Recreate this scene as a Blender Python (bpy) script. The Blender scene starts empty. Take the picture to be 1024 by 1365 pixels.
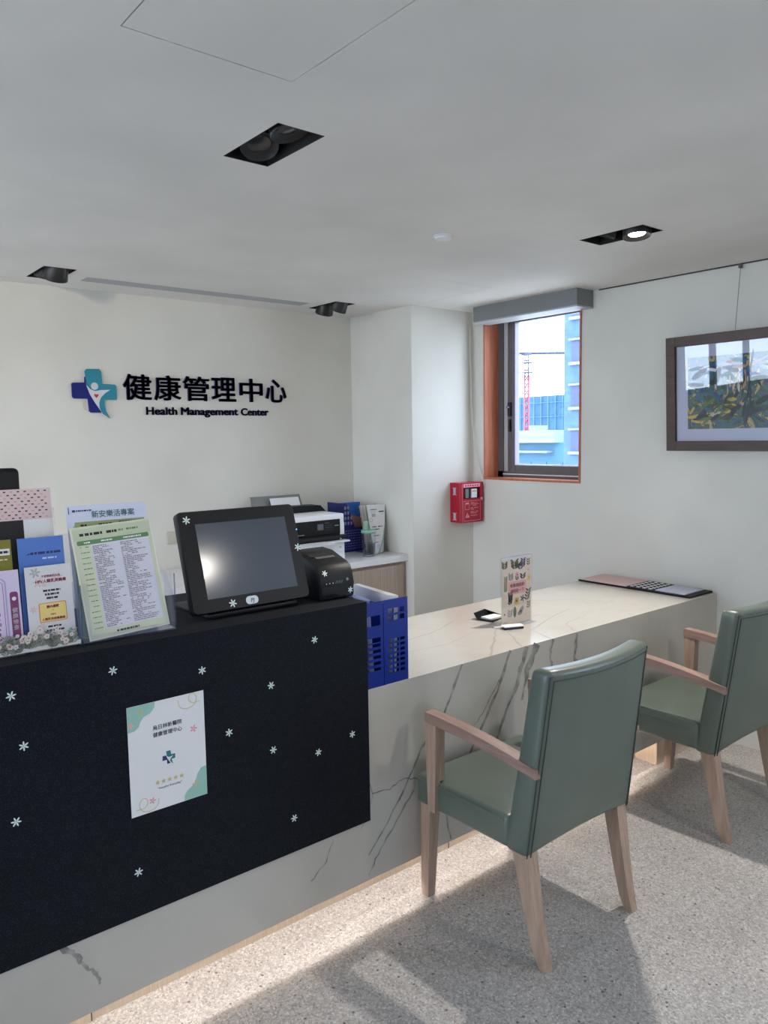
import bpy, bmesh, math, random
from mathutils import Vector, Matrix
random.seed(7)
SC = bpy.context.scene
COL = SC.collection

# ------------------------------------------------------------------ camera, world, lights, exposure
def cam_setup():
    f, yaw, pitch, roll = 1032.48, 0.6882845, -0.0969294, -0.0155227
    f0 = Vector((math.sin(yaw), math.cos(yaw), 0)); r0 = Vector((math.cos(yaw), -math.sin(yaw), 0)); u0 = Vector((0, 0, 1))
    F = f0*math.cos(pitch)+u0*math.sin(pitch); u = u0*math.cos(pitch)-f0*math.sin(pitch)
    R = r0*math.cos(roll)+u*math.sin(roll); U = u*math.cos(roll)-r0*math.sin(roll)
    cd = bpy.data.cameras.new('camera'); co = bpy.data.objects.new('camera', cd); COL.objects.link(co)
    m = Matrix((R, U, -F)).transposed().to_4x4(); m.translation = Vector((0, 0, 1.58))
    co.matrix_world = m
    cd.sensor_fit = 'HORIZONTAL'; cd.sensor_width = 36.0; cd.lens = f*36.0/1024.0
    cd.clip_start = 0.02; cd.clip_end = 1000
    SC.camera = co
cam_setup()
SC.view_settings.view_transform = 'Standard'
SC.view_settings.look = 'None'
SC.view_settings.exposure = 1.64
SC.view_settings.gamma = 1.0
SC.view_settings.use_curve_mapping = False
SC.cycles.use_denoising = True
SC.cycles.max_bounces = 10
SC.cycles.diffuse_bounces = 6
SC.cycles.transparent_max_bounces = 24
SC.cycles.caustics_reflective = False
SC.cycles.caustics_refractive = False
SC.cycles.sample_clamp_indirect = 6.0

w = bpy.data.worlds.new('sky'); SC.world = w; w.use_nodes = True
bg = w.node_tree.nodes['Background']
bg.inputs['Color'].default_value = (0.78, 0.88, 1.03, 1)
bg.inputs['Strength'].default_value = 3.8

def light(name, kind, loc, energy, color=(1, 1, 1), **kw):
    ld = bpy.data.lights.new(name, kind); ld.energy = energy; ld.color = color
    for k, v in kw.items():
        if k not in ('target', 'portal'): setattr(ld, k, v)
    lo = bpy.data.objects.new(name, ld); COL.objects.link(lo); lo.location = loc
    if 'target' in kw:
        d = Vector(kw['target'])-Vector(loc)
        lo.rotation_euler = d.to_track_quat('-Z', 'Y').to_euler()
    if kw.get('portal'): ld.cycles.is_portal = True
    return lo
def portal(name, loc, target, sx, sy):
    return light(name, 'AREA', loc, 1, shape='RECTANGLE', size=sx, size_y=sy, target=target, portal=True)
# daylight enters through the windows of the room, the rear one added as fill
portal('daylight_side_window', (4.02, 3.15, 1.82), (0, 3.15, 1.82), 0.9, 1.2)
portal('daylight_near_window', (4.02, -1.0, 1.55), (0, -1.0, 1.55), 1.7, 1.7)
portal('daylight_alcove_window', (-1.7, 4.52, 1.95), (-1.7, 0, 1.95), 3.2, .85)
portal('daylight_left_window', (-3.85, 2.4, 1.25), (0, 2.4, 1.25), 3.2, 2.2)
portal('daylight_added_rear_window', (-0.5, -3.43, 1.5), (-0.5, 0, 1.5), 1.2, 1.2)  # portal of the added rear window, soft fill for the counter front
# the ceiling lamps that are switched on, plus one added fill spot
WARM = (1.0, 0.93, 0.85)
light('lit_downlight', 'SPOT', (2.838, 1.825, 2.335), 40, WARM, spot_size=math.radians(92), spot_blend=0.5, shadow_soft_size=0.03, target=(2.20, 1.95, 0))
light('lit_downlight_entrance', 'SPOT', (2.30, -0.415, 2.335), 14, WARM, spot_size=math.radians(120), spot_blend=0.6, shadow_soft_size=0.045, target=(1.75, 1.2, 0))

light('added_alcove_fill', 'SPOT', (-0.40, 2.045, 2.335), 22, (1.0, 0.86, 0.68), spot_size=math.radians(115), spot_blend=0.7, shadow_soft_size=0.045, target=(0.9, 3.9, 0.9))  # added spot out of view, there only to brighten the back wall

# ------------------------------------------------------------------ helpers
def lin(c):
    return c/12.92 if c <= 0.04045 else ((c+0.055)/1.055)**2.4
def rgb(*c):
    return tuple(lin(v/255.0) for v in c)+(1.0,)
MATS = {}
def mat(name, col=(200, 200, 200), rough=0.5, metal=0.0, spec=0.5, emit=None, es=0.0):
    if name in MATS: return MATS[name]
    m = bpy.data.materials.new(name); m.use_nodes = True
    b = m.node_tree.nodes['Principled BSDF']
    b.inputs['Base Color'].default_value = rgb(*col)
    b.inputs['Roughness'].default_value = rough; b.inputs['Metallic'].default_value = metal
    b.inputs['Specular IOR Level'].default_value = spec
    if emit:
        b.inputs['Emission Color'].default_value = rgb(*emit); b.inputs['Emission Strength'].default_value = es
    MATS[name] = m
    return m
def nodes(m):
    nt = m.node_tree
    return nt, nt.nodes, nt.links, nt.nodes['Principled BSDF']
def coords(nt, scale=(1, 1, 1), kind='Object'):
    tc = nt.nodes.new('ShaderNodeTexCoord'); mp = nt.nodes.new('ShaderNodeMapping')
    mp.inputs['Scale'].default_value = scale
    nt.links.new(tc.outputs[kind], mp.inputs['Vector'])
    return mp.outputs['Vector']
def noise(nt, vec, scale, detail=3, rough=0.5, dist=0.0):
    n = nt.nodes.new('ShaderNodeTexNoise'); n.inputs['Scale'].default_value = scale
    n.inputs['Detail'].default_value = detail; n.inputs['Roughness'].default_value = rough
    n.inputs['Distortion'].default_value = dist
    nt.links.new(vec, n.inputs['Vector']); return n
def ramp(nt, fac, stops, interp='LINEAR'):
    r = nt.nodes.new('ShaderNodeValToRGB'); cr = r.color_ramp; cr.interpolation = interp
    while len(cr.elements) < len(stops): cr.elements.new(0.5)
    for e, (p, c) in zip(cr.elements, stops): e.position = p; e.color = rgb(*c)
    nt.links.new(fac, r.inputs['Fac']); return r
def mixc(nt, a, b, fac, mode='MIX'):
    mx = nt.nodes.new('ShaderNodeMix'); mx.data_type = 'RGBA'; mx.blend_type = mode
    for s, v in ((mx.inputs[6], a), (mx.inputs[7], b)):
        if hasattr(v, 'links'): nt.links.new(v, s)
        else: s.default_value = v
    if hasattr(fac, 'links'): nt.links.new(fac, mx.inputs[0])
    else: mx.inputs[0].default_value = fac
    return mx.outputs[2]
def bump(nt, b, h, strength, dist=0.002):
    bp = nt.nodes.new('ShaderNodeBump'); bp.inputs['Strength'].default_value = strength
    bp.inputs['Distance'].default_value = dist
    nt.links.new(h, bp.inputs['Height']); nt.links.new(bp.outputs['Normal'], b.inputs['Normal'])

def m_paint(name, col):
    if name in MATS: return MATS[name]
    m = mat(name, col, 0.75, spec=0.3); nt, N, L, b = nodes(m)
    v = coords(nt); n = noise(nt, v, 260, 3); n2 = noise(nt, v, 2.2, 2)
    c2 = tuple(min(255, x+5) for x in col); c1 = tuple(x-5 for x in col)
    r = ramp(nt, n2.outputs['Fac'], [(0.3, c1), (0.7, c2)])
    L.new(r.outputs['Color'], b.inputs['Base Color'])
    bump(nt, b, n.outputs['Fac'], 0.08, 0.001); return m
def m_floor():
    m = mat('terrazzo', (180, 175, 168), 0.32, spec=0.45); nt, N, L, b = nodes(m)
    v = coords(nt)
    vo = N.new('ShaderNodeTexVoronoi'); vo.inputs['Scale'].default_value = 190; L.new(v, vo.inputs['Vector'])
    r = ramp(nt, vo.outputs['Color'], [(0.0, (122, 117, 114)), (0.22, (159, 154, 151)), (0.5, (176, 171, 168)), (0.78, (194, 190, 187)), (1.0, (218, 215, 212))])
    vo2 = N.new('ShaderNodeTexVoronoi'); vo2.inputs['Scale'].default_value = 70; L.new(v, vo2.inputs['Vector'])
    sep = N.new('ShaderNodeSeparateColor'); L.new(vo2.outputs['Color'], sep.inputs[0])
    chip = ramp(nt, sep.outputs[0], [(0.93, (0, 0, 0)), (0.95, (255, 255, 255))])
    edge = ramp(nt, vo2.outputs['Distance'], [(0.25, (255, 255, 255)), (0.32, (0, 0, 0))])
    fac = mixc(nt, (0, 0, 0, 1), chip.outputs['Color'], edge.outputs['Color'])
    c = mixc(nt, r.outputs['Color'], rgb(100, 95, 92), fac)
    n = noise(nt, v, 3.0, 2); rr = ramp(nt, n.outputs['Fac'], [(0.3, (238, 238, 238)), (0.7, (255, 255, 255))])
    c = mixc(nt, c, rr.outputs['Color'], 1.0, 'MULTIPLY')
    L.new(c, b.inputs['Base Color']); return m
def m_marble():
    m = mat('marble', (226, 224, 219), 0.16, spec=0.5); nt, N, L, b = nodes(m)
    v = coords(nt, (1, 1, 1)); base = noise(nt, v, 1.6, 5, 0.6)
    rb = ramp(nt, base.outputs['Fac'], [(0.25, (172, 168, 160)), (0.6, (190, 186, 178))])
    v2 = coords(nt, (1.0, 1.0, 0.55)); vn = noise(nt, v2, 2.1, 6, 0.62, 0.9)
    sub = N.new('ShaderNodeMath'); sub.operation = 'SUBTRACT'; sub.inputs[1].default_value = 0.5; L.new(vn.outputs['Fac'], sub.inputs[0])
    ab = N.new('ShaderNodeMath'); ab.operation = 'ABSOLUTE'; L.new(sub.outputs[0], ab.inputs[0])
    vein = ramp(nt, ab.outputs[0], [(0.0, (255, 255, 255)), (0.008, (110, 110, 110)), (0.022, (0, 0, 0))])
    gate = noise(nt, v, 1.1, 2); gr = ramp(nt, gate.outputs['Fac'], [(0.52, (0, 0, 0)), (0.66, (130, 130, 130))])
    fac = mixc(nt, (0, 0, 0, 1), vein.outputs['Color'], gr.outputs['Color'])
    c = mixc(nt, rb.outputs['Color'], rgb(146, 143, 139), fac)
    L.new(c, b.inputs['Base Color']); return m
def m_vein():
    m = mat('marble_vein', (150, 149, 146), 0.18); nt, N, L, b = nodes(m)
    n = noise(nt, coords(nt), 26, 4, 0.6)
    r = ramp(nt, n.outputs['Fac'], [(0.35, (118, 117, 114)), (0.68, (172, 170, 165))]); L.new(r.outputs['Color'], b.inputs['Base Color']); return m
def m_wood(name, c1, c2, scale, rough=0.45):
    if name in MATS: return MATS[name]
    m = mat(name, c1, rough, spec=0.4); nt, N, L, b = nodes(m)
    v = coords(nt, scale); n = noise(nt, v, 1.0, 5, 0.62, 0.4)
    r = ramp(nt, n.outputs['Fac'], [(0.28, c1), (0.72, c2)]); L.new(r.outputs['Color'], b.inputs['Base Color'])
    bump(nt, b, n.outputs['Fac'], 0.08, 0.001); return m
def m_felt():
    m = mat('black_felt', (26, 28, 36), 0.88, spec=0.25); nt, N, L, b = nodes(m)
    v = coords(nt); n = noise(nt, v, 420, 2, 0.7)
    r = ramp(nt, n.outputs['Fac'], [(0.35, (7, 11, 18)), (0.57, (13, 17, 26)), (0.68, (44, 49, 58))]); L.new(r.outputs['Color'], b.inputs['Base Color'])
    bump(nt, b, n.outputs['Fac'], 0.25, 0.001); return m
def m_vinyl():
    m = mat('sage_vinyl', (124, 148, 130), 0.34, spec=0.5); nt, N, L, b = nodes(m)
    v = coords(nt); n = noise(nt, v, 320, 3); n2 = noise(nt, v, 5, 2)
    r = ramp(nt, n2.outputs['Fac'], [(0.3, (87, 97, 88)), (0.7, (94, 104, 95))]); L.new(r.outputs['Color'], b.inputs['Base Color'])
    bump(nt, b, n.outputs['Fac'], 0.12, 0.0008); return m
def m_clear(name, tint=(240, 245, 250), refl=0.08, rough=0.02):
    if name in MATS: return MATS[name]
    m = bpy.data.materials.new(name); m.use_nodes = True; nt = m.node_tree; N = nt.nodes; L = nt.links
    N.remove(N['Principled BSDF']); out = N['Material Output']
    t = N.new('ShaderNodeBsdfTransparent'); t.inputs['Color'].default_value = rgb(*tint)
    g = N.new('ShaderNodeBsdfGlossy'); g.inputs['Roughness'].default_value = rough; g.inputs['Color'].default_value = (1, 1, 1, 1)
    lw = N.new('ShaderNodeLayerWeight'); lw.inputs['Blend'].default_value = 0.5
    pw = N.new('ShaderNodeMath'); pw.operation = 'POWER'; pw.inputs[1].default_value = 4.0; L.new(lw.outputs['Facing'], pw.inputs[0])
    ad = N.new('ShaderNodeMath'); ad.operation = 'MULTIPLY_ADD'; ad.inputs[1].default_value = 0.8; ad.inputs[2].default_value = refl*0.5; ad.use_clamp = True
    L.new(pw.outputs[0], ad.inputs[0])
    mx = N.new('ShaderNodeMixShader'); L.new(ad.outputs[0], mx.inputs[0]); L.new(t.outputs[0], mx.inputs[1]); L.new(g.outputs[0], mx.inputs[2])
    L.new(mx.outputs[0], out.inputs['Surface']); MATS[name] = m; return m
def m_painting():
    m = mat('painting', (90, 100, 80), 0.6); nt, N, L, b = nodes(m)
    v = coords(nt, (1, 7, 7)); n = noise(nt, v, 1.5, 4, 0.6, 2.2)
    r = ramp(nt, n.outputs['Fac'], [(0.2, (20, 24, 32)), (0.36, (34, 58, 52)), (0.44, (42, 92, 118)), (0.50, (70, 110, 62)), (0.56, (24, 40, 40)), (0.62, (196, 178, 110)), (0.68, (206, 140, 96)), (0.76, (58, 60, 96)), (0.85, (216, 206, 196))])
    L.new(r.outputs['Color'], b.inputs['Base Color']); return m

class B:
    """one mesh, several materials"""
    def __init__(s, *mats):
        s.bm = bmesh.new(); s.m = list(mats)
    def mi(s, m):
        if m is None: return 0
        if m not in s.m: s.m.append(m)
        return s.m.index(m)
    def face(s, pts, m=None):
        vs = [s.bm.verts.new(p) for p in pts]
        f = s.bm.faces.new(vs); f.material_index = s.mi(m); return f
    def box(s, x0, x1, y0, y1, z0, z1, m=None, bevel=0.0, seg=2, mtx=None):
        r = bmesh.ops.create_cube(s.bm, size=1.0); vs = r['verts']
        for v in vs:
            v.co = Vector((x0+(v.co.x+.5)*(x1-x0), y0+(v.co.y+.5)*(y1-y0), z0+(v.co.z+.5)*(z1-z0)))
        i = s.mi(m); fs = set(f for v in vs for f in v.link_faces)
        for f in fs: f.material_index = i
        if bevel > 0:
            es = list(set(e for f in fs for e in f.edges))
            g = bmesh.ops.bevel(s.bm, geom=es, offset=bevel, segments=seg, profile=0.5, affect='EDGES')
            vs = list(set(v for f in g['faces'] for v in f.verts)|set(v for v in vs if v.is_valid))
            for v in vs:
                for f in v.link_faces: f.material_index = i
        if mtx is not None:
            for v in vs: v.co = mtx @ v.co
        return vs
    def cyl(s, p0, p1, r0, r1=None, n=20, m=None, caps=True):
        r1 = r0 if r1 is None else r1
        p0 = Vector(p0); p1 = Vector(p1); d = (p1-p0).normalized()
        a = d.orthogonal().normalized(); c = d.cross(a); i = s.mi(m)
        A = []; C = []
        for k in range(n):
            t = 2*math.pi*k/n; q = a*math.cos(t)+c*math.sin(t)
            A.append(s.bm.verts.new(p0+q*r0)); C.append(s.bm.verts.new(p1+q*r1))
        for k in range(n):
            f = s.bm.faces.new((A[k], A[(k+1) % n], C[(k+1) % n], C[k])); f.material_index = i; f.smooth = True
        if caps:
            f = s.bm.faces.new(A[::-1]); f.material_index = i
            f = s.bm.faces.new(C); f.material_index = i
    def tube(s, pts, r, n=8, m=None, smooth=True):
        i = s.mi(m); pts = [Vector(p) for p in pts]; rings = []
        ref = None
        for k, p in enumerate(pts):
            d = (pts[min(k+1, len(pts)-1)]-pts[max(k-1, 0)]).normalized()
            if ref is None: ref = d.orthogonal().normalized()
            a = (ref-d*ref.dot(d)).normalized(); ref = a; c = d.cross(a)
            rings.append([s.bm.verts.new(p+(a*math.cos(2*math.pi*j/n)+c*math.sin(2*math.pi*j/n))*r) for j in range(n)])
        for A, C in zip(rings, rings[1:]):
            for j in range(n):
                f = s.bm.faces.new((A[j], A[(j+1) % n], C[(j+1) % n], C[j])); f.material_index = i; f.smooth = smooth
        for R in (rings[0][::-1], rings[-1]):
            f = s.bm.faces.new(R); f.material_index = i
    def loft(s, rings, m=None, smooth=False):
        i = s.mi(m); rs = [[s.bm.verts.new(p) for p in R] for R in rings]; n = len(rs[0])
        for A, C in zip(rs, rs[1:]):
            for j in range(n):
                f = s.bm.faces.new((A[j], A[(j+1) % n], C[(j+1) % n], C[j])); f.material_index = i; f.smooth = smooth
        for R in (rs[0][::-1], rs[-1]):
            f = s.bm.faces.new(R); f.material_index = i
    def prism(s, pts, fn, d0, d1, m=None, smooth=False):
        """polygon pts (a,b) mapped by fn(a,b,d) and extruded from d0 to d1"""
        i = s.mi(m); n = len(pts)
        A = [s.bm.verts.new(fn(a, b, d0)) for a, b in pts]; C = [s.bm.verts.new(fn(a, b, d1)) for a, b in pts]
        for k in range(n):
            f = s.bm.faces.new((A[k], A[(k+1) % n], C[(k+1) % n], C[k])); f.material_index = i; f.smooth = smooth
        f1 = s.bm.faces.new(A[::-1]); f1.material_index = i
        f2 = s.bm.faces.new(C); f2.material_index = i
    def build(s, name, parent=None, smooth=None, loc=None):
        bmesh.ops.recalc_face_normals(s.bm, faces=s.bm.faces[:]) if s.bm.faces else None
        me = bpy.data.meshes.new(name)
        for m in s.m: me.materials.append(m)
        s.bm.to_mesh(me); s.bm.free()
        if smooth is not None:
            for p in me.polygons: p.use_smooth = True
            me.set_sharp_from_angle(angle=math.radians(smooth))
        o = bpy.data.objects.new(name, me); COL.objects.link(o)
        if loc: o.location = loc
        if parent: o.parent = parent
        return o
def thing(name, label, cat, loc=(0, 0, 0), group=None, rz=0.0):
    o = bpy.data.objects.new(name, None); COL.objects.link(o); o.location = loc; o.rotation_euler = (0, 0, rz)
    o.empty_display_size = 0.05
    return tag(o, label, cat, group)
def tag(o, label, cat, group=None):
    o['label'] = label; o['category'] = cat
    if group: o['group'] = group
    return o
def struct(o):
    o['kind'] = 'structure'; return o
def copy_tree(o, parent=None):
    c = o.copy(); COL.objects.link(c)
    if parent: c.parent = parent
    for ch in list(o.children): copy_tree(ch, c)
    return c

_tx = {}
def text2d(body, bold=0.0):
    """triangles of a line of lettering, unit em, lower left at 0"""
    k = (body, bold)
    if k in _tx: return _tx[k]
    cu = bpy.data.curves.new('lettering', 'FONT'); cu.body = body; cu.size = 1.0; cu.resolution_u = 3
    ob = bpy.data.objects.new('lettering', cu); COL.objects.link(ob)
    dg = bpy.context.evaluated_depsgraph_get(); dg.update()
    me = bpy.data.meshes.new_from_object(ob.evaluated_get(dg))
    vs = [(v.co.x, v.co.y) for v in me.vertices]; fs = [tuple(p.vertices) for p in me.polygons]
    bpy.data.objects.remove(ob); bpy.data.curves.remove(cu); bpy.data.meshes.remove(me)
    if bold:
        v0, f0, n0 = vs, fs, len(vs); vs = []; fs = []
        for k in range(8):
            dx, dy = bold*math.cos(k*math.pi/4), bold*math.sin(k*math.pi/4)
            vs += [(x+dx, y+dy) for x, y in v0]; fs += [tuple(j+k*n0 for j in f) for f in f0]
    if vs:
        x0 = min(v[0] for v in vs); x1 = max(v[0] for v in vs); y0 = min(v[1] for v in vs); y1 = max(v[1] for v in vs)
    else: x0 = x1 = y0 = y1 = 0
    _tx[k] = (vs, fs, x0, x1, y0, y1); return _tx[k]

class Sheet(B):
    """flat printed sheet: frame O + a*u + b*v, printed side along n"""
    def __init__(s, O, u, v, w, h, t, m):
        super().__init__(m); s.O = Vector(O); s.u = Vector(u).normalized(); s.v = Vector(v).normalized(); s.n = s.u.cross(s.v).normalized()
        s.w, s.h, s.t, s.k = w, h, t, 0
        s.prism([(0, 0), (w, 0), (w, h), (0, h)], lambda a, b, d: s.P(a, b, d), -t, 0, m)
    def P(s, a, b, d=0.0): return s.O+s.u*a+s.v*b+s.n*d
    def D(s, lay): return 0.0003*lay
    def poly(s, pts, m, lay=1): s.face([s.P(a, b, s.D(lay)) for a, b in pts], m)
    def rect(s, a, b, w, h, m, lay=1): s.poly([(a, b), (a+w, b), (a+w, b+h), (a, b+h)], m, lay)
    def rrect(s, a, b, w, h, r, m, lay=1):
        pts = []
        for cx, cy, t0 in ((a+w-r, b+r, -90), (a+w-r, b+h-r, 0), (a+r, b+h-r, 90), (a+r, b+r, 180)):
            for k in range(5):
                t = math.radians(t0+k*22.5); pts.append((cx+r*math.cos(t), cy+r*math.sin(t)))
        s.poly(pts, m, lay)
    def disc(s, a, b, rx, m, lay=1, ry=None, rot=0, n=14):
        ry = ry or rx; c, q = math.cos(rot), math.sin(rot)
        s.poly([(a+rx*math.cos(2*math.pi*k/n)*c-ry*math.sin(2*math.pi*k/n)*q, b+rx*math.cos(2*math.pi*k/n)*q+ry*math.sin(2*math.pi*k/n)*c) for k in range(n)], m, lay)
    def line(s, pts, w, m, lay=1):
        for (a, b), (c, d) in zip(pts, pts[1:]):
            L = math.hypot(c-a, d-b) or 1; nx, ny = -(d-b)/L*w/2, (c-a)/L*w/2
            s.poly([(a-nx, b-ny), (c-nx, d-ny), (c+nx, d+ny), (a+nx, b+ny)], m, lay)
    def flower(s, a, b, r, n, mp, mc, lay=1, rot=0.0, ratio=0.36):
        for k in range(n):
            t = rot+2*math.pi*k/n; s.disc(a+math.cos(t)*r*.55, b+math.sin(t)*r*.55, r*.45, mp, lay, r*ratio*.55, t, 8)
        if mc: s.disc(a, b, r*.22, mc, lay+1)
    def sprig(s, a, b, h, n, m, lay=1, lean=0.0, lw=0.004):
        s.line([(a, b), (a+lean*h, b+h)], lw*.3, m, lay)
        for k in range(n):
            f = (k+.7)/n
            for sg in (-1, 1):
                s.disc(a+lean*h*f+sg*lw*1.3, b+h*f, lw*1.4, m, lay, lw*.55, sg*.7+(math.pi if sg < 0 else 0), 7)
    def text(s, body, a, b, size, m, lay=2, align='l', bold=0.0, width=None, slant=0.0, vertical=False):
        if vertical:
            for k, ch in enumerate(body): s.text(ch, a, b-k*size*1.08, size, m, lay, 'c', bold)
            return
        vs, fs, x0, x1, y0, y1 = text2d(body, bold)
        W = (x1-x0)*size; sx = size
        if width: sx = size*width/W; W = width
        off = {'l': 0, 'c': -W/2, 'r': -W}[align]
        i = s.mi(m); bv = [s.bm.verts.new(s.P(a+off+(x-x0)*sx+slant*y*size, b+y*size, s.D(lay))) for x, y in vs]
        for f in fs:
            try: q = s.bm.faces.new([bv[j] for j in f]); q.material_index = i
            except ValueError: pass
    def dashes(s, a, b, w, h, m, lay=1, fill=0.8, unit=0.004, seed=0):
        """a row of print too small to read, as strokes"""
        rnd = random.Random(seed); x = a
        while x < a+w:
            L = unit*rnd.uniform(.7, 3.0)
            if rnd.random() < fill: s.rect(x, b, min(L, a+w-x), h, m, lay)
            x += L+unit*rnd.uniform(.25, .6)

def slab(axis, a0, a1, b0, b1, c0, c1, holes, m):
    """wall/ceiling with rectangular openings; axis is the thin direction (c)"""
    bb = B(m)
    A = sorted(set([a0, a1]+[h[0] for h in holes]+[h[1] for h in holes])); Bv = sorted(set([b0, b1]+[h[2] for h in holes]+[h[3] for h in holes]))
    A = [x for x in A if a0 <= x <= a1]; Bv = [x for x in Bv if b0 <= x <= b1]
    def P(a, b, c): return {'x': (c, a, b), 'y': (a, c, b), 'z': (a, b, c)}[axis]
    def solid(i, j):
        if i < 0 or j < 0 or i >= len(A)-1 or j >= len(Bv)-1: return False
        x = (A[i]+A[i+1])/2; y = (Bv[j]+Bv[j+1])/2
        return not any(h[0] < x < h[1] and h[2] < y < h[3] for h in holes)
    for i in range(len(A)-1):
        for j in range(len(Bv)-1):
            if not solid(i, j): continue
            p, q, r, t = A[i], A[i+1], Bv[j], Bv[j+1]
            for c in (c0, c1): bb.face([P(p, r, c), P(q, r, c), P(q, t, c), P(p, t, c)], m)
            if not solid(i-1, j): bb.face([P(p, r, c0), P(p, t, c0), P(p, t, c1), P(p, r, c1)], m)
            if not solid(i+1, j): bb.face([P(q, r, c0), P(q, t, c0), P(q, t, c1), P(q, r, c1)], m)
            if not solid(i, j-1): bb.face([P(p, r, c0), P(q, r, c0), P(q, r, c1), P(p, r, c1)], m)
            if not solid(i, j+1): bb.face([P(p, t, c0), P(q, t, c0), P(q, t, c1), P(p, t, c1)], m)
    bmesh.ops.remove_doubles(bb.bm, verts=bb.bm.verts[:], dist=1e-5)
    return bb

# ------------------------------------------------------------------ materials
PAINT = m_paint('wall_paint', (213, 211, 204)); CEIL = m_paint('ceiling_paint', (224, 221, 217))
FLOOR = m_floor(); MARBLE = m_marble(); VEIN = m_vein(); VEINT = mat('marble_pale_vein', (170, 167, 162), .18); FELT = m_felt(); VINYL = m_vinyl()
OAKZ = m_wood('chair_wood_upright', (150, 126, 110), (184, 158, 140), (55, 55, 5)); OAKY = m_wood('chair_wood_rail', (128, 102, 92), (164, 136, 124), (55, 5, 55))
SKIRT = m_wood('toe_kick_wood', (204, 182, 156), (224, 206, 184), (160, 160, 3)); CABW = m_wood('cabinet_wood', (150, 134, 122), (184, 168, 154), (130, 130, 3))
JAMB = m_wood('jamb_wood', (160, 92, 66), (196, 124, 92), (60, 60, 3), 0.4); FRAMEW = m_wood('frame_wood', (62, 47, 42), (86, 66, 58), (70, 6, 70), 0.4)
BLACK = mat('black_plastic', (9, 11, 16), 0.5, spec=0.25); BLACKM = mat('black_matte', (12, 12, 14), 0.6); BLACKG = mat('black_gloss', (14, 15, 20), 0.15)
WHITE = mat('white_plastic', (232, 233, 236), 0.4); PAPER = mat('paper', (226, 226, 228), 0.7); WORKTOP = mat('white_worktop', (226, 226, 228), 0.3)
CLEAR = m_clear('clear_acrylic', (249, 250, 253), 0.08); GLASS = m_clear('window_glass', (248, 252, 255), 0.06)
NAVY = mat('navy_blue', (26, 28, 90), 0.5); EMNAVY = mat('emblem_navy', (14, 28, 112), 0.5, spec=0.3); TEAL = mat('teal', (22, 128, 148), 0.4); RED = mat('heart_red', (190, 30, 50), 0.5)
FIG = mat('figure_white', (206, 210, 216), 0.4)
ALU = mat('bronze_aluminium', (96, 94, 95), 0.4, 0.1); ALULT = mat('light_aluminium', (104, 100, 114), 0.4, 0.1)
BLUE = mat('blue_plastic', (8, 40, 132), 0.38); BLUED = mat('dark_blue_plastic', (26, 34, 110), 0.45)
SNOW = mat('snowflake_sticker', (216, 230, 226), 0.6); REDBOX = mat('red_enamel', (168, 14, 42), 0.3); PINKW = mat('pale_red_print', (226, 160, 176), 0.5)
GREY = mat('mid_grey', (120, 122, 126), 0.5); LGREY = mat('light_grey', (176, 178, 182), 0.5)
VEN = mat('air_diffuser_grey', (168, 170, 174), 0.5)

# ------------------------------------------------------------------ room shell
XR, YB, YF, ZC, XA = 3.783, 4.27, 3.65, 2.386, 3.242
b = B(FLOOR); b.box(-3.6, 3.983, -3.4, 4.47, -0.15, 0.0); struct(b.build('floor'))
LIGHTS = [(1.120, 1.268, 1.766, 2.062), (2.764, 2.914, 1.748, 2.048), (1.128, 1.278, 3.806, 4.098), (2.786, 2.936, 3.810, 4.102), (2.225, 2.375, -0.49, -0.19), (-0.475, -0.325, 1.822, 2.118)]  # last opening belongs to the added fill lamp
HATCHES = [(0.628, 1.026, 1.02, 1.552), (2.86, 3.256, 2.985, 3.500)]
VENT = (1.373, 2.690, 3.945, 4.050)
b = slab('z', -3.6, XR+0.2, -3.4, 4.47, ZC, ZC+0.02, LIGHTS+HATCHES+[VENT], CEIL); struct(b.build('ceiling'))
b = B(CEIL); b.box(-3.8, 4.0, -3.6, 4.67, 2.70, 2.80); struct(b.build('roof_slab'))
b = slab('x', -3.4, 4.47, 0, 2.70, XR, XR+0.2, [(2.776, 3.545, 1.288, 2.372), (-1.7, -0.3, 0.9, 2.3)], PAINT); struct(b.build('wall_right'))
b = slab('y', -3.6, XA, 0, 2.70, YB, YB+0.2, [(-3.25, -0.15, 1.56, 2.33)], PAINT); struct(b.build('wall_back'))
b = B(PAINT); b.box(XA, XR, YF, YB+0.2, 0, 2.70); struct(b.build('wall_alcove'))
b = slab('x', -3.4, 4.47, 0, 2.70, -3.8, -3.6, [(0.8, 4.0, 0.15, 2.34)], PAINT); struct(b.build('wall_left'))
b = slab('y', -3.6, XR, 0, 2.70, -3.4, -3.2, [(-1.1, 0.1, 0.9, 2.1)], PAINT); struct(b.build('wall_rear'))  # opening for the added rear window
b = B(mat('shadow_gap', (58, 58, 60), 0.6)); b.box(XR-0.007, XR, -3.2, 2.66, ZC-0.006, ZC); struct(b.build('trim_1'))

def hatch(n, x0, x1, y0, y1):
    b = B(CEIL); g = 0.0032; b.box(x0+g, x1-g, y0+g, y1-g, ZC, ZC+0.015)
    b.box(x0-.02, x1+.02, y0-.02, y1+.02, ZC+0.0205, ZC+0.03, BLACKM)
    struct(b.build('trim_%d' % n))
hatch(2, *HATCHES[0]); hatch(3, *HATCHES[1])

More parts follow.
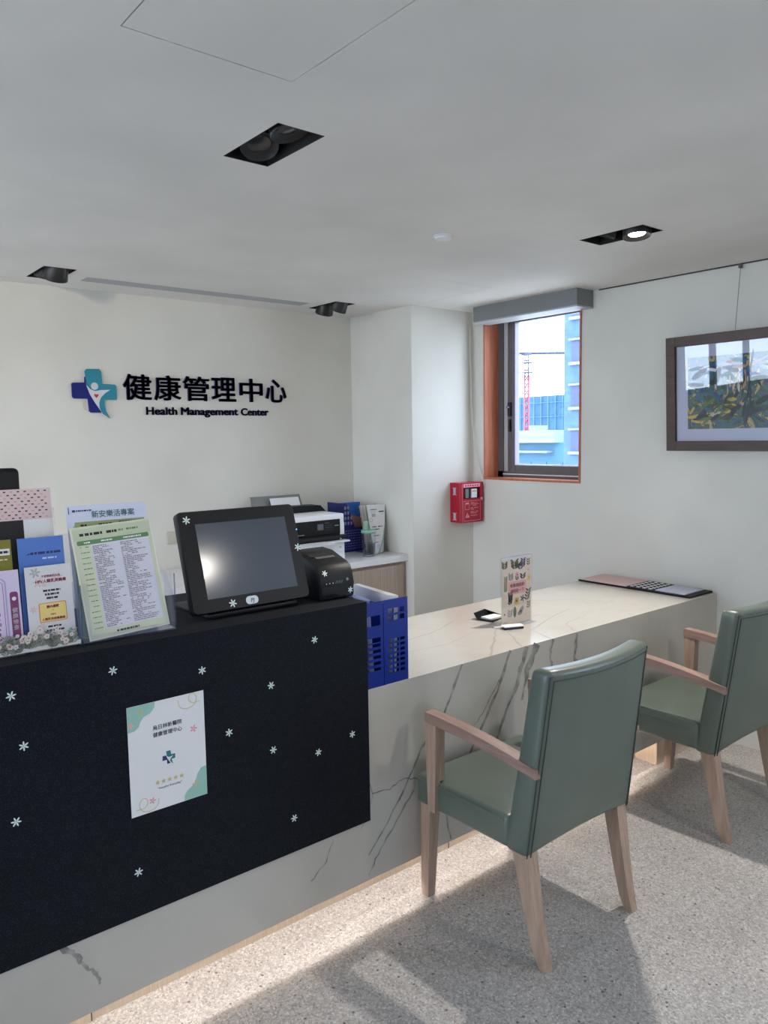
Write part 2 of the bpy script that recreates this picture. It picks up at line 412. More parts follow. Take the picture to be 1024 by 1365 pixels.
# window beside the counter
def window_main():
    root = bpy.data.objects.new('window_1', None); COL.objects.link(root); root.location = (XR, 3.16, 1.288); struct(root)
    y0, y1, z0, z1 = 2.776, 3.545, 1.288, 2.372
    ox, oy, oz = root.location
    def bb(bl, x0, x1, a, c, d, e, m=None, bevel=0): bl.box(x0-ox, x1-ox, a-oy, c-oy, d-oz, e-oz, m, bevel)
    l = B(JAMB)
    bb(l, XR-0.006, 3.915, y1-0.012, y1-.0004, z0+.0004, z1); bb(l, XR-0.006, 3.915, y0+.0004, y0+0.012, z0+.0004, z1)
    bb(l, XR-0.006, 3.915, y0+.012, y1-.012, z0+.0004, z0+0.014)
    l.build('jamb_lining', root)
    f = B(ALU)
    bb(f, 3.905, 3.975, 3.488, 3.533, z0+.014, z1); bb(f, 3.915, 3.97, 3.455, 3.490, z0+.014, z1, LGREY); bb(f, 3.925, 3.97, 3.43, 3.456, z0+.014, z1, BLACKM)
    bb(f, 3.905, 3.975, y0+.012, y0+.04, z0+.014, z1); bb(f, 3.905, 3.975, y0+.012, 3.533, z0+.014, z0+0.052); bb(f, 3.905, 3.975, y0+.012, 3.533, z1-.03, z1)
    bb(f, 3.90, 3.906, y0+.012, 3.488, z0+.030, z0+0.036, WHITE)
    f.build('window_frame', root)
    s = B(ALU)
    bb(s, 3.912, 3.95, 3.412, 3.446, z0+.052, z1-.03); bb(s, 3.908, 3.95, 3.388, 3.413, z0+.052, z1-.03, ALULT)
    bb(s, 3.912, 3.95, 2.80, 3.39, z0+.052, z0+.098); bb(s, 3.912, 3.95, 2.80, 3.39, z1-.07, z1-.03); bb(s, 3.912, 3.95, 2.79, 2.825, z0+.052, z1-.03)
    bb(s, 3.909, 3.913, 2.82, 3.39, z0+.092, z0+.099, WHITE)
    s.build('sash', root)
    g = B(GLASS); bb(g, 3.928, 3.932, 2.82, 3.392, z0+.095, z1-.065); g.build('pane', root)
    k = B(BLACKM); bb(k, 3.893, 3.912, 3.418, 3.441, 1.70, 1.79, BLACKM, 0.003); bb(k, 3.875, 3.895, 3.423, 3.437, 1.752, 1.766, ALULT, 0.003)
    bb(k, 3.897, 3.912, 3.423, 3.438, 1.60, 1.68)
    k.build('latch', root)
window_main()
def plain_window(n, axis, a0, a1, z0, z1, c, nm):
    root = bpy.data.objects.new('window_%d' % n, None); COL.objects.link(root); struct(root)
    mid = (a0+a1)/2; root.location = (c, mid, z0) if axis == 'x' else (mid, c, z0)
    f = B(ALU); g = B(GLASS)
    def bb(bl, p, q, r, s, d):
        if axis == 'x': bl.box(-d, d, p-mid, q-mid, r-z0, s-z0)
        else: bl.box(p-mid, q-mid, -d, d, r-z0, s-z0)
    t = 0.05
    bb(f, a0, a0+t, z0, z1, .03); bb(f, a1-t, a1, z0, z1, .03); bb(f, a0+t, a1-t, z0, z0+t, .03); bb(f, a0+t, a1-t, z1-t, z1, .03)
    for k in range(1, nm): x = a0+(a1-a0)*k/nm; bb(f, x-.03, x+.03, z0+t, z1-t, .028)
    bb(g, a0+t, a1-t, z0+t, z1-t, .003)
    f.build('window_frame', root); g.build('pane', root)
plain_window(2, 'x', -1.7, -0.3, 0.9, 2.3, 3.9, 2)
plain_window(3, 'x', 0.8, 4.0, 0.15, 2.34, -3.7, 3)
plain_window(5, 'y', -1.1, 0.1, 0.9, 2.1, -3.3, 2)  # added unseen window, gives soft light to counter front and chair backs
plain_window(4, 'y', -3.25, -0.15, 1.56, 2.33, 4.38, 4)

# ------------------------------------------------------------------ outside the window
GROUND = mat('outside_ground', (200, 198, 192), 0.9)
b = B(GROUND); b.box(-150, 250, -150, 250, -8.2, -8.0); struct(b.build('ground_outside'))
def tower():
    wm = m_paint('far_block_paint', (58, 82, 112)); wd = mat('far_window', (34, 50, 92), 0.5); tr = mat('far_sill', (116, 132, 152), 0.7)
    t = thing('apartment_block', 'tall pale blue apartment block filling right side of the window view', 'building', (30, 18, -8))
    b = B(wm); b.box(0, 9, -9.0, 5.0, 0, 34); b.build('wall', t)
    for k in range(-4, 6):
        zc = 2.81+0.5+8+k*2.06
        if zc < 1 or zc > 33: continue
        for yc in (4.0, 0.5, -3.0):
            b = B(wd); b.box(-0.04, 0.0, yc-.95, yc+.56, zc-.5, zc+.5); p = b.build('window', t)
            s = B(tr); s.box(-0.18, 0.0, yc-1.0, yc+.62, zc-.62, zc-.5); s.build('sill', p); s = B(tr); s.box(-0.18, 0.0, yc-1.0, yc+.62, zc+.5, zc+.58); s.build('lintel', p)
tower()
def crane():
    t = thing('tower_crane', 'thin red and white tower crane rising beyond the window', 'crane', (70, 58.95, -8))
    R1 = mat('crane_red', (116, 46, 66), 0.6); G1 = mat('crane_grey', (40, 52, 70), 0.6)
    def lattice(bl, p0, p1, hw, n, r, m):
        p0 = Vector(p0); p1 = Vector(p1); d = (p1-p0).normalized(); a = d.orthogonal().normalized(); c = d.cross(a)
        cs = [(a*sx+c*sy)*hw for sx, sy in ((1, 1), (1, -1), (-1, -1), (-1, 1))]
        for q in cs: bl.cyl(p0+q, p1+q, r, n=6, m=m)
        for k in range(n):
            A = p0.lerp(p1, k/n); C = p0.lerp(p1, (k+1)/n)
            for j in range(4):
                bl.cyl(A+cs[j], C+cs[(j+1) % 4], r*.7, n=5, m=m)
    b = B(R1); lattice(b, (0, 0, 0), (0, 0, 16.4), .24, 20, .10, R1); b.build('mast', t)
    b = B(G1); lattice(b, (0, 0, 16.4), (0, 0, 18.8), .2, 4, .05, G1)
    for z in (16.6, 17.7): b.box(-.7, .7, -.7, .7, z, z+.09, G1); b.box(-.35, .35, -.35, .35, z+.3, z+.37, G1)
    b.build('upper_mast', t)
    b = B(G1); b.box(-.35, .35, -.5, .5, 18.6, 18.95, G1); b.build('cab', t)
    b = B(G1); lattice(b, (-2.5, 2.0, 18.85), (4.4, -3.6, 18.8), .08, 24, .045, G1); b.build('jib', t)
crane()
def site():
    t = thing('construction_site', 'blue netted building under construction at the foot of the crane', 'building', (80, 60, -8))
    net = mat('blue_net', (26, 66, 98), 0.8); pole = mat('scaffold', (52, 90, 116), 0.6)
    nt, N, L, bs = nodes(net); n = noise(nt, coords(nt, (1, 1, .6)), 0.5, 4); r = ramp(nt, n.outputs['Fac'], [(.3, (18, 60, 92)), (.7, (36, 80, 112))]); L.new(r.outputs['Color'], bs.inputs['Base Color'])
    b = B(net); b.box(0, 3, -6, 22, 0, 14.5); b.build('netting', t)
    b = B(pole)
    for k in range(24): b.cyl((-.15, -5.5+k*1.15, 0), (-.15, -5.5+k*1.15, 14.6+random.random()*1.0), .06, n=5)
    for k in range(8): b.cyl((-.15, -6, 1+k*1.8), (-.15, 22, 1+k*1.8), .05, n=5)
    b.build('scaffolding', t)
    t2 = thing('low_office_building', 'low pale building with a flat white roof below the crane', 'building', (50, 39, -8))
    wl = mat('low_wall', (48, 88, 112), 0.8); wr = mat('low_roof', (104, 118, 118), 0.7); wn = mat('low_glass', (36, 72, 104), 0.5)
    b = B(wl); b.box(0, 8, -8, 14, 0, 8.9); b.build('wall', t2)
    b = B(wr); b.box(-.6, 8.6, -.2, 14.6, 8.9, 9.25); b.box(-.3, 8.3, .1, 14.3, 9.25, 9.9); b.box(.2, 1.6, 2.2, 3.0, 9.9, 10.3); b.box(-.9, 0, .3, 14, 8.1, 8.25); b.build('roof', t2)
    for k in range(9):
        for z in (7.2, 5.6):
            b = B(wn); b.box(-.05, 0, -2.2+k*1.6, -1.2+k*1.6, z-.55, z+.15); b.build('window', t2)
site()
# ------------------------------------------------------------------ reception counter
def counter():
    X0 = -0.6; Y0 = 1.932; Y1 = 2.612; ZT = 0.76
    t = thing('reception_counter', 'long white marble reception counter with glowing recessed base', 'counter', (0, 0, 0))
    b = B(MARBLE)
    b.box(X0, XR-.002, Y0, Y0+.024, 0.113, ZT); b.box(X0, XR-.002, Y0+.024, Y1, ZT-.03, ZT)
    # bold veins that run through the slab (x, z) on the front
    F = lambda a, c, d: (a, d, c)
    def vein(pts, w0, w1, fn, d0, d1, seed, vm=None):
        rnd = random.Random(seed); P = []
        for (p, q), (r, s) in zip(pts, pts[1:]):
            for k in range(5):
                f = k/5; P.append((p+(r-p)*f+rnd.uniform(-.004, .004), q+(s-q)*f+rnd.uniform(-.004, .004)))
        P.append(pts[-1]); n = len(P); L = []; R = []
        for k, (p, q) in enumerate(P):
            a = P[max(0, k-1)]; c = P[min(n-1, k+1)]; dx, dy = c[0]-a[0], c[1]-a[1]; l = math.hypot(dx, dy) or 1
            wd = 1.35*(w0+(w1-w0)*k/(n-1))*rnd.uniform(.6, 1.25)/2
            L.append((p-dy/l*wd, q+dx/l*wd)); R.append((p+dy/l*wd, q-dx/l*wd))
        for k in range(n-1):
            b.face([fn(*L[k], d0), fn(*L[k+1], d0), fn(*R[k+1], d0), fn(*R[k], d0)], vm or VEIN)
    FR = lambda a, c, d: (a, d, c)
    TP = lambda a, c, d: (a, c, d)
    for i, (pts, w0, w1) in enumerate(COUNTER_VEINS): vein(pts, w0, w1, FR, Y0-.0004, Y0-.0004, i)
    for i, (pts, w0, w1) in enumerate(TOP_VEINS): vein(pts, w0, w1, TP, ZT+.0003, ZT+.0003, 50+i, VEINT)
    b.build('marble_slab', t)
    b = B(MARBLE); b.box(X0, 1.47, Y0+.0, 2.44, ZT, 1.046); b.build('raised_ledge', t)
    b = B(SKIRT); b.box(X0, 3.255, 2.05, 2.07, 0, 0.30); b.box(3.255, 3.27, Y0+.006, 2.05, 0, .113)
    b.box(3.27, XR-.003, Y0+.004, Y0+.022, 0, .113)
    for x in (-.2, .62, 1.98, 2.9): b.box(x, x+.003, 2.0485, 2.05, 0, .30, mat('joint_brown', (120, 76, 52), .6))
    b.build('toe_kick', t)
    b = B(m_wood('carcass_wood', (176, 160, 146), (198, 184, 170), (3, 90, 90))); b.box(X0, XR-.003, 2.07, 2.58, 0, ZT-.03); b.build('carcass', t)
    b = B(mat('led_strip_glow', (255, 255, 255), emit=(255, 250, 246), es=LED)); b.box(X0+.02, 3.24, 2.036, 2.046, 0.200, 0.204); b.build('light_strip', t)
    b = B(ALU); b.box(X0+.02, 3.24, Y0+.026, 2.049, 0.30, 0.312); b.box(X0+.02, 3.24, 2.034, 2.048, .204, .30); b.build('light_channel', t)
LED = 14.0
COUNTER_VEINS = [
    ([(1.94, .757), (1.84, .58), (1.74, .50), (1.64, .35), (1.50, .20)], .010, .004),
    ([(1.48, .66), (1.52, .40), (1.47, .30)], .003, .002),
    ([(2.20, .757), (2.13, .62), (2.02, .47), (1.97, .40)], .012, .006),
    ([(2.30, .757), (2.24, .62), (2.16, .50), (2.12, .42)], .018, .008),
    ([(2.62, .757), (2.60, .66), (2.64, .60), (2.62, .52)], .014, .008),
    ([(2.46, .757), (2.44, .69), (2.47, .62), (2.46, .55)], .010, .006),
    ([(1.70, .36), (1.62, .27), (1.55, .205), (1.50, .13)], .006, .003),
    ([(1.52, .41), (1.60, .40), (1.66, .42), (1.74, .39)], .004, .003),
    ([(1.82, .30), (1.86, .22), (1.88, .12)], .010, .005),
    ([(.52, .322), (.555, .29), (.575, .245), (.605, .215), (.612, .18)], .012, .006),
    ([(2.36, .757), (2.30, .66), (2.27, .55)], .030, .010),
    ([(2.14, .66), (2.05, .55), (1.98, .50)], .005, .003),
    ([(1.27, .20), (1.33, .24), (1.36, .30)], .004, .002),
]
TOP_VEINS = [
    ([(2.10, 1.94), (2.30, 2.10), (2.42, 2.20), (2.75, 2.24)], .008, .003),
    ([(2.28, 1.94), (2.40, 2.12), (2.60, 2.20)], .006, .003),
    ([(2.45, 1.94), (2.50, 2.08), (2.72, 2.16), (2.95, 2.22)], .010, .003),
    ([(1.95, 2.30), (2.20, 2.34), (2.38, 2.42)], .005, .003),
    ([(2.62, 1.95), (2.70, 2.05), (2.92, 2.10)], .006, .002),
    ([(1.78, 2.1), (1.9, 2.18), (2.1, 2.16), (2.3, 2.22)], .004, .002),
    ([(2.9, 2.5), (3.1, 2.35), (3.2, 2.3)], .004, .002),
]
counter()

def snowflake_bm(b, P, r, rot=0.0, m=None):
    """six lobed arms; P(a,b,d) maps into place"""
    for k in range(6):
        t = rot+k*math.pi/3; c, s = math.cos(t), math.sin(t)
        q = [(r*.10, -.07*r), (r*.55, -.17*r), (r*.95, -.10*r), (r, 0), (r*.95, .10*r), (r*.55, .17*r), (r*.10, .07*r)]
        b.prism([(x*c-y*s, x*s+y*c) for x, y in q], P, 0.0, 0.0008, m)

def cover():
    t = thing('counter_cover', 'black felt cover dotted with snowflake stickers draped over the raised counter end', 'cover', (0, 0, 0))
    Y0 = 1.922
    b = B(FELT)
    zt = lambda x: 1.0585-.0072*(x-1.0)
    pts = [(Y0, .324), (Y0+.009, .324), (Y0+.009, 1.0465), (2.455, 1.0465), (2.455, None), (Y0, None)]
    R = []
    for x in (-0.55, 0.4, 1.0, 1.503):
        R.append([(x, y, zt(x) if z is None else z) for y, z in pts])
    b.loft(R)
    b.build('cover_sheet', t)
    for i, (x, z) in enumerate([(.441, .989), (.462, .862), (.435, .683), (.682, 1.0), (.926, .95), (1.142, .86), (1.299, .968), (1.001, .754), (1.143, .664), (1.303, .612), (1.435, .635), (1.209, .431), (.723, .446)]):
        s = B(SNOW); snowflake_bm(s, lambda a, c, d: (x+a, Y0-d, z+c), .0118, .2+i*.35)
        s.build('snowflake_sticker', t)
cover()

# ------------------------------------------------------------------ back cabinet
def cabinet():
    t = thing('storage_cabinet', 'low wood grain cabinet with white worktop along the sign wall', 'cabinet', (0, 0, 0))
    b = B(WORKTOP); b.box(0.2, XA-.002, 3.702, YB-.002, .786, .825, None, .002); b.build('worktop', t)
    b = B(CABW); b.box(2.05, XA-.004, 3.735, YB-.004, 0.06, .786); b.box(2.05, XA-.004, 3.76, YB-.01, 0, .06, BLACKM); b.build('carcass', t)
    for x0, x1 in ((2.06, 2.63), (2.636, 3.205)):
        b = B(CABW); b.box(x0, x1, 3.716, 3.735, .07, .765); b.build('door', t)
    b = B(BLACKM); b.box(0.22, 2.05, 4.0, 4.02, 0, .786); b.build('knee_panel', t)
cabinet()

# ------------------------------------------------------------------ chairs
def soft_box(b, x0, x1, y0, y1, z0, z1, bev, cuts, fn, m, seg=3):
    r = B(m); r.box(x0, x1, y0, y1, z0, z1, m, bev, seg)
    for ax, n in enumerate(cuts):
        lo, hi = ((x0, x1), (y0, y1), (z0, z1))[ax]
        for k in range(1, n):
            co = [0, 0, 0]; co[ax] = lo+(hi-lo)*k/n; no = [0, 0, 0]; no[ax] = 1
            bmesh.ops.bisect_plane(r.bm, geom=r.bm.verts[:]+r.bm.edges[:]+r.bm.faces[:], plane_co=co, plane_no=no)
    for v in r.bm.verts: v.co = Vector(fn(*v.co))
    me = bpy.data.meshes.new('tmp'); r.bm.to_mesh(me); r.bm.free()
    off = len(b.bm.verts); i = b.mi(m)
    vs = [b.bm.verts.new(v.co) for v in me.vertices]
    for p in me.polygons:
        f = b.bm.faces.new([vs[j] for j in p.vertices]); f.material_index = i
    bpy.data.meshes.remove(me)
def back_fn(x, y, z):
    # x -.265...265, y 0 (rear) ... .09 (front), z 0.335...0.915
    f = (z-.335)/.58
    wx = x*(1-.055*f)
    yy = -0.232-0.072*f+y*(1-.22*f)+0.028*(1-(x/.265)**2)*-1*f**.7
    zz = z+(0.012*(1-(x/.265)**2))*(1-f)-0.006*(1-(x/.265)**2)*f
    return (wx, yy, zz)
SEAM = mat('seam_green', (52, 60, 55), 0.5)
def make_chair(label, loc):
    t = thing('armchair', label, 'chair', loc, 'green armchairs at the counter')
    b = B(VINYL)
    soft_box(b, -.268, .268, -.165, .248, .345, .445, .016, (8, 8, 2), lambda x, y, z: (x, y, z+(.012*(1-(x/.268)**2)*(1-((y-.04)/.21)**2) if z > .40 else 0)), VINYL)
    o = b.build('seat', t, 50)
    s = B(VINYL)
    for sx in (-1, 1): s.tube([(sx*.269, -.15, .432), (sx*.269, .235, .432)], .0022, 6)
    s.tube([(-.255, .2485, .432), (.255, .2485, .432)], .0022, 6); s.build('piping', o, 60)
    b = B(VINYL); soft_box(b, -.265, .265, 0, .092, .335, .915, .022, (10, 2, 12), back_fn, VINYL); o = b.build('backrest', t, 50)
    s = B(SEAM)
    for ins in (.008, .020):
        pts = []
        for k in range(13): pts.append(back_fn(-.265+ins, -.0005 if ins > .01 else .004, .338+(.907-.338-ins)*k/12))
        for k in range(1, 12): pts.append(back_fn(-.265+ins+(.53-2*ins)*k/12, -.0005 if ins > .01 else .004, .907-ins))
        for k in range(13): pts.append(back_fn(.265-ins, -.0005 if ins > .01 else .004, .907-ins-(.907-.338-ins)*k/12))
        s.tube(pts, .0022, 6)
    s.build('piping', o, 60)
    for sx in (-1, 1):
        b = B(OAKY)
        xo, xi = sx*.281, sx*.238
        top = []; bot = []
        for k in range(11):
            f = k/10; y = .185-.450*f; z = .678-.010*f-.048*f**1.8
            top.append((y, z)); bot.append((y, z-(.036-.008*f)))
        b.prism(top+bot[::-1], lambda a, c, d: (d-sx*.018*(.185-a)/.45, a, c), xo, xi, OAKY)
        b.prism([(.185, .645), (.185, .642), (.172, .345), (.140, .345), (.138, .42), (.132, .642)], lambda a, c, d: (d, a, c), xo, sx*.258, OAKZ)
        b.prism([(.185, .642), (.178, .462), (.168, .452), (.135, .452), (.132, .642)], lambda a, c, d: (d, a, c), sx*.258, sx*.240, OAKZ)
        b.build('armrest', t)
    for sx in (-1, 1):
        b = B(OAKZ); cx = sx*.226
        R = []
        for z, cy, w in ((0.0, .236, .031), (.03, .236, .034), (.35, .222, .047)):
            R.append([(cx-sx*.002+sx*(a*w/2)-0*z, cy+c*w/2, z) for a, c in ((-1, -1), (1, -1), (1, 1), (-1, 1))])
        b.loft(R); b.build('front_leg', t)
    for sx in (-1, 1):
        b = B(OAKZ); R = []
        for k in range(9):
            f = k/8; z = .345*f; cy = -.272+.075*(f**.75); w = .032+.018*f; cx = sx*(.222+.008*f)
            if k == 0: w = .028
            R.append([(cx+a*w/2, cy+c*w/2*1.1, z) for a, c in ((-1, -1), (1, -1), (1, 1), (-1, 1))])
        b.loft(R); b.build('rear_leg', t)
    return t
ch = make_chair('sage green armchair with pale wood arms, nearest the camera', (1.945, 1.645, 0))
c2 = copy_tree(ch); c2.location = (3.045, 1.645, 0); c2['label'] = 'sage green armchair at the far end of the counter, cut by the right picture edge'

# ------------------------------------------------------------------ ceiling fittings
def downlight(x0, x1, y0, y1, lit, label, tilt, hz):
    cx, cy = (x0+x1)/2, (y0+y1)/2
    t = thing('recessed_downlight', label, 'ceiling light', (cx, cy, ZC), 'twin recessed downlights')
    hx, hy = (x1-x0)/2, (y1-y0)/2
    b = B(BLACKM)
    d = .14; th = .003
    b.box(-hx, -hx+th, -hy, hy, 0, d); b.box(hx-th, hx, -hy, hy, 0, d); b.box(-hx+th, hx-th, -hy, -hy+th, 0, d); b.box(-hx+th, hx-th, hy-th, hy, 0, d); b.box(-hx+th, hx-th, -hy+th, hy-th, d-th, d)
    h = b.build('housing', t)
    for k, sy in enumerate((-1, 1)):
        ty = tilt[k]
        M = Matrix.Translation((0, sy*hy*.5, hz[k])) @ Matrix.Rotation(math.radians(ty[0]), 4, 'X') @ Matrix.Rotation(math.radians(ty[1]), 4, 'Y')
        b = B(mat('lamp_head_grey', (52, 51, 52), .4, .5))
        q = lambda z, r: [M @ Vector((r*math.cos(2*math.pi*j/28), r*math.sin(2*math.pi*j/28), z)) for j in range(28)]
        b.loft([q(.055, .040), q(.03, .052), q(-.030, .056), q(-.034, .054), q(-.030, .050), q(-.020, .034), q(-.018, .01)], None, True)
        ring = b.build('lamp_head', t, 50)
        on = lit and k == 0
        b = B(mat('lens_lit', (255, 250, 240), .3, emit=(255, 246, 232), es=14) if on else mat('lens_dark', (60, 60, 64), .1))
        b.loft([q(-.0215, .033), q(-.024, .022), q(-.025, .005)][::-1], None, True); b.build('lens', ring, 50)
        for sx in (-1, 1):
            b = B(GREY); b.cyl((sx*.054, sy*hy*.5, hz[k]+.02), (sx*(hx-th), sy*hy*.5, hz[k]+.02), .004, n=8); b.build('pivot', ring)
downlight(*LIGHTS[0], False, 'square twin downlight nearest the camera above the black counter cover', ((-14, -10), (-24, 8)), (.045, .045))
downlight(*LIGHTS[1], True, 'twin downlight above the chairs with one lamp lit', ((-6, 4), (20, 8)), (.012, .05))
downlight(*LIGHTS[2], False, 'unlit downlight at the far left above the sign wall', ((28, 0), (28, 0)), (-.008, .03))
downlight(*LIGHTS[3], False, 'unlit downlight in the alcove corner near the grey air vent end', ((26, 4), (24, -4)), (-.006, -.006))
downlight(*LIGHTS[4], True, 'lit twin downlight over the entrance side, behind the camera view', ((0, 0), (0, 0)), (.012, .012))
downlight(*LIGHTS[5], True, 'added twin downlight left of the black counter cover, unseen fill for the back wall', ((10, 6), (24, 0)), (.012, .03))  # made-up fixture around the added back wall spot
x0, x1, y0, y1 = VENT
b = B(VEN); b.box(x0+.001, x1-.001, y0+.001, y1-.001, ZC-.0015, ZC+.012)
tag(b.build('linear_air_vent'), 'long narrow grey air vent strip in the ceiling above the sign', 'air vent')
t = thing('smoke_detector', 'small round white detector on the ceiling before the window', 'smoke detector', (2.25, 2.33, ZC))
b = B(WHITE); b.cyl((0, 0, -.004), (0, 0, 0), .040, .040, 28); b.build('base', t)
b = B(WHITE); b.cyl((0, 0, -.014), (0, 0, -.004), .033, .037, 28); b.build('cap', t)

# ------------------------------------------------------------------ roller blind and cord
t = thing('roller_blind', 'grey fabric roller blind rolled up in its box over the window', 'blind', (3.70, 3.1, ZC))
b = B(mat('blind_grey', (126, 128, 130), .85)); b.box(-.068, .080, -.40, .395, -.092, 0); b.build('cassette', t)
b = B(mat('blind_bar', (170, 172, 176), .5)); b.box(-.070, .080, -.402, .397, -.100, -.092); b.build('bottom_bar', t)
b = B(mat('cord_white', (214, 212, 204), .6))
W = [(3.742, 3.635, 2.29), (3.745, 3.632, 2.05), (3.748, 3.628, 1.85), (3.752, 3.622, 1.66), (3.758, 3.605, 1.48), (3.764, 3.575, 1.36), (3.768, 3.535, 1.268), (3.768, 3.531, 1.245)]
b.tube([(p[0]-3.70, p[1]-3.1, p[2]-ZC) for p in W], .0028, 8)
b.tube([(3.755-3.70, 3.640-3.1, -.096), (3.758-3.70, 3.640-3.1, 1.3-ZC)], .0018, 6)
b.tube([(3.742-3.70, 3.635-3.1, 2.29-ZC), (3.742-3.70, 3.50-3.1, 2.30-ZC)], .0025, 6)
b.build('pull_cord', t)

# ------------------------------------------------------------------ framed picture
def picture():
    t = thing('framed_picture', 'dark wood framed painting under glass hanging on the right wall', 'picture', (3.757, 1.70, 1.485))
    t.rotation_euler = (0, math.radians(-2.9), 0)
    W, H = .497, .577; fw = .050
    b = B(FRAMEW)
    for (p, q, r, s) in ((-W, -W+fw, 0, H), (W-fw, W, 0, H), (-W+fw, W-fw, 0, fw), (-W+fw, W-fw, H-fw, H)): b.box(-.030, 0.0, p, q, r, s, None, .002)
    b.build('frame', t)
    b = B(mat('mat_board', (206, 204, 216), .8)); b.box(-.012, -.008, -W+fw, W-fw, fw, H-fw); b.build('mat_board', t)
    PW, PH = 2*(W-fw-.062), H-2*fw-.120; BASEP = m_painting(); b = B()
    c = Sheet((-.0137, W-fw-.062, fw+.060), (0, -1, 0), (0, 0, 1), PW, PH, .0002, BASEP)
    rn = random.Random(12); col = lambda n, *q: mat('brush_'+n, q, .6)
    DKG, FOR, OLV, TEL, BLU, NAV, CRM, OCH, ORA, ROS, VIO, WHT = (col('dark_green', 24, 44, 36), col('forest', 40, 78, 48), col('olive', 96, 116, 56), col('teal', 38, 104, 112), col('blue', 44, 84, 150), col('navy', 22, 26, 52), col('cream', 206, 194, 172), col('ochre', 200, 168, 84), col('orange', 200, 120, 76), col('rose', 190, 132, 124), col('violet', 76, 66, 112), col('white', 222, 222, 226))
    lay = 1
    def strokes(n, x0, x1, y0, y1, cols, L, wd, ang, sp):
        nonlocal lay
        for k in range(n):
            a = ang+rn.uniform(-sp, sp); c.disc(PW*rn.uniform(x0, x1), PH*rn.uniform(y0, y1), L*rn.uniform(.5, 1), rn.choice(cols), lay, wd*rn.uniform(.5, 1), a, 9)
            if k % 6 == 5: lay = lay % 4+1
    strokes(60, .03, .97, .08, .9, [DKG, FOR, NAV, DKG], .05, .016, .5, 1.2)
    strokes(34, .05, .95, .70, .93, [BLU, TEL, WHT, VIO, ROS], .05, .010, .1, .4)
    strokes(40, .03, .30, .10, .45, [FOR, OLV, OCH, DKG], .035, .010, .4, .6)
    strokes(30, .08, .30, .25, .58, [TEL, BLU, TEL, FOR], .05, .012, 2.2, .35)
    strokes(16, .14, .42, .48, .75, [CRM, ROS, CRM, OCH], .035, .006, 1.5, .25)
    strokes(10, .10, .24, .18, .34, [ORA, OCH, CRM, WHT], .03, .009, .5, .5)
    strokes(50, .45, .95, .10, .65, [FOR, OLV, DKG, TEL, OCH, VIO], .055, .010, -.4, .7)
    strokes(10, .55, .9, .1, .3, [VIO, NAV, OLV], .05, .01, .2, .4)
    strokes(8, .36, .42, .2, .92, [NAV, DKG], .07, .008, 1.5, .12)
    c.build('painting', t); b.bm.free()
    b = B(GLASSP); b.box(-.0165, -.0145, -W+fw, W-fw, fw, H-fw); b.build('glass', t)
    wv = thing('hanging_wire', 'thin steel wire with a small hook holding the framed picture', 'wire', (3.762, 1.848, ZC-.006))
    b = B(GREY); b.tube([(0.004, 0, 0), (-.030, .002, -.312)], .0016, 6); b.build('cable', wv)
    b = B(mat('hook_steel', (110, 106, 104), .4, .6)); b.box(-.008, .010, -.007, .007, -.020, 0.0, None, .002); b.build('hook', wv)
GLASSP = m_clear('picture_glass', (246, 248, 252), 0.075, 0.01)
picture()

# ------------------------------------------------------------------ wall sign
def wall_sign():
    t = thing('clinic_sign', 'navy and teal lettering and cross emblem mounted on the back wall', 'sign', (1.49, YB, 1.853))
    sc = .000593
    def E(x, y, d): return ((x-297)*sc, -d, (270-y)*sc)
    navy = [(105, 205), (212, 201), (212, 150), (224, 235), (250, 308), (296, 388), (345, 462), (345, 470), (255, 470), (240, 458), (233, 345), (108, 345), (95, 332), (95, 218)]
    teal = [(218, 95), (235, 78), (345, 75), (362, 95), (370, 208), (485, 212), (498, 230), (498, 340), (485, 352), (383, 352), (380, 400), (392, 460), (425, 520), (370, 482), (338, 430), (330, 380), (350, 332), (390, 292), (440, 260), (350, 265), (300, 275), (262, 255), (235, 225), (222, 170)]
    fig = [(213, 150), (225, 222), (255, 260), (300, 275), (350, 266), (440, 259), (390, 292), (350, 332), (332, 380), (332, 425), (352, 470), (296, 388), (250, 308), (224, 235)]
    b = B(EMNAVY); b.prism(navy, E, .002, .014, EMNAVY); b.prism(teal, E, .002, .014, TEAL); b.prism(fig, E, .002, .013, FIG)
    b.prism([(295+33*math.cos(k*.2618), 232+33*math.sin(k*.2618)) for k in range(24)], E, .002, .0155, FIG)
    b.prism([(308, 338), (290, 318), (288, 308), (296, 301), (308, 309), (319, 301), (328, 308), (326, 318)], E, .002, .0148, RED)
    b.build('emblem', t)
    def letters(name, body, x0, x1, zb, zt, bold, d):
        vs, fs, a0, a1, b0, b1 = text2d(body, bold); g = B(NAVY)
        sx = (x1-x0)/(a1-a0); sz = (zt-zb)/(b1-b0)
        f0 = [g.bm.verts.new((x0+(x-a0)*sx-1.49, -d, zb+(y-b0)*sz-1.853)) for x, y in vs]
        fl = []
        for f in fs:
            try: fl.append(g.bm.faces.new([f0[j] for j in f]))
            except ValueError: pass
        r = bmesh.ops.extrude_face_region(g.bm, geom=fl)
        for v in r['geom']:
            if isinstance(v, bmesh.types.BMVert): v.co.y = 0.0
        g.build(name, t)
    xs = [(1.648, 1.812), (1.826, 1.99), (2.003, 2.172), (2.186, 2.348), (2.374, 2.536), (2.558, 2.710)]
    for chh, (p, q) in zip('健康管理中心', xs): letters('character', chh, p, q, 1.806, 1.950, .016, .012)
    for wd, p, q, zb in (('Health', 1.776, 1.963, 1.7235), ('Management', 1.986, 2.360, 1.710), ('Center', 2.380, 2.576, 1.7225)): letters('english_word', wd, p, q, zb, 1.769, .028, .008)
wall_sign()
t = thing('light_switch', 'small square light switch on the back wall left of the touch screen', 'switch', (1.905, YB, 1.01))
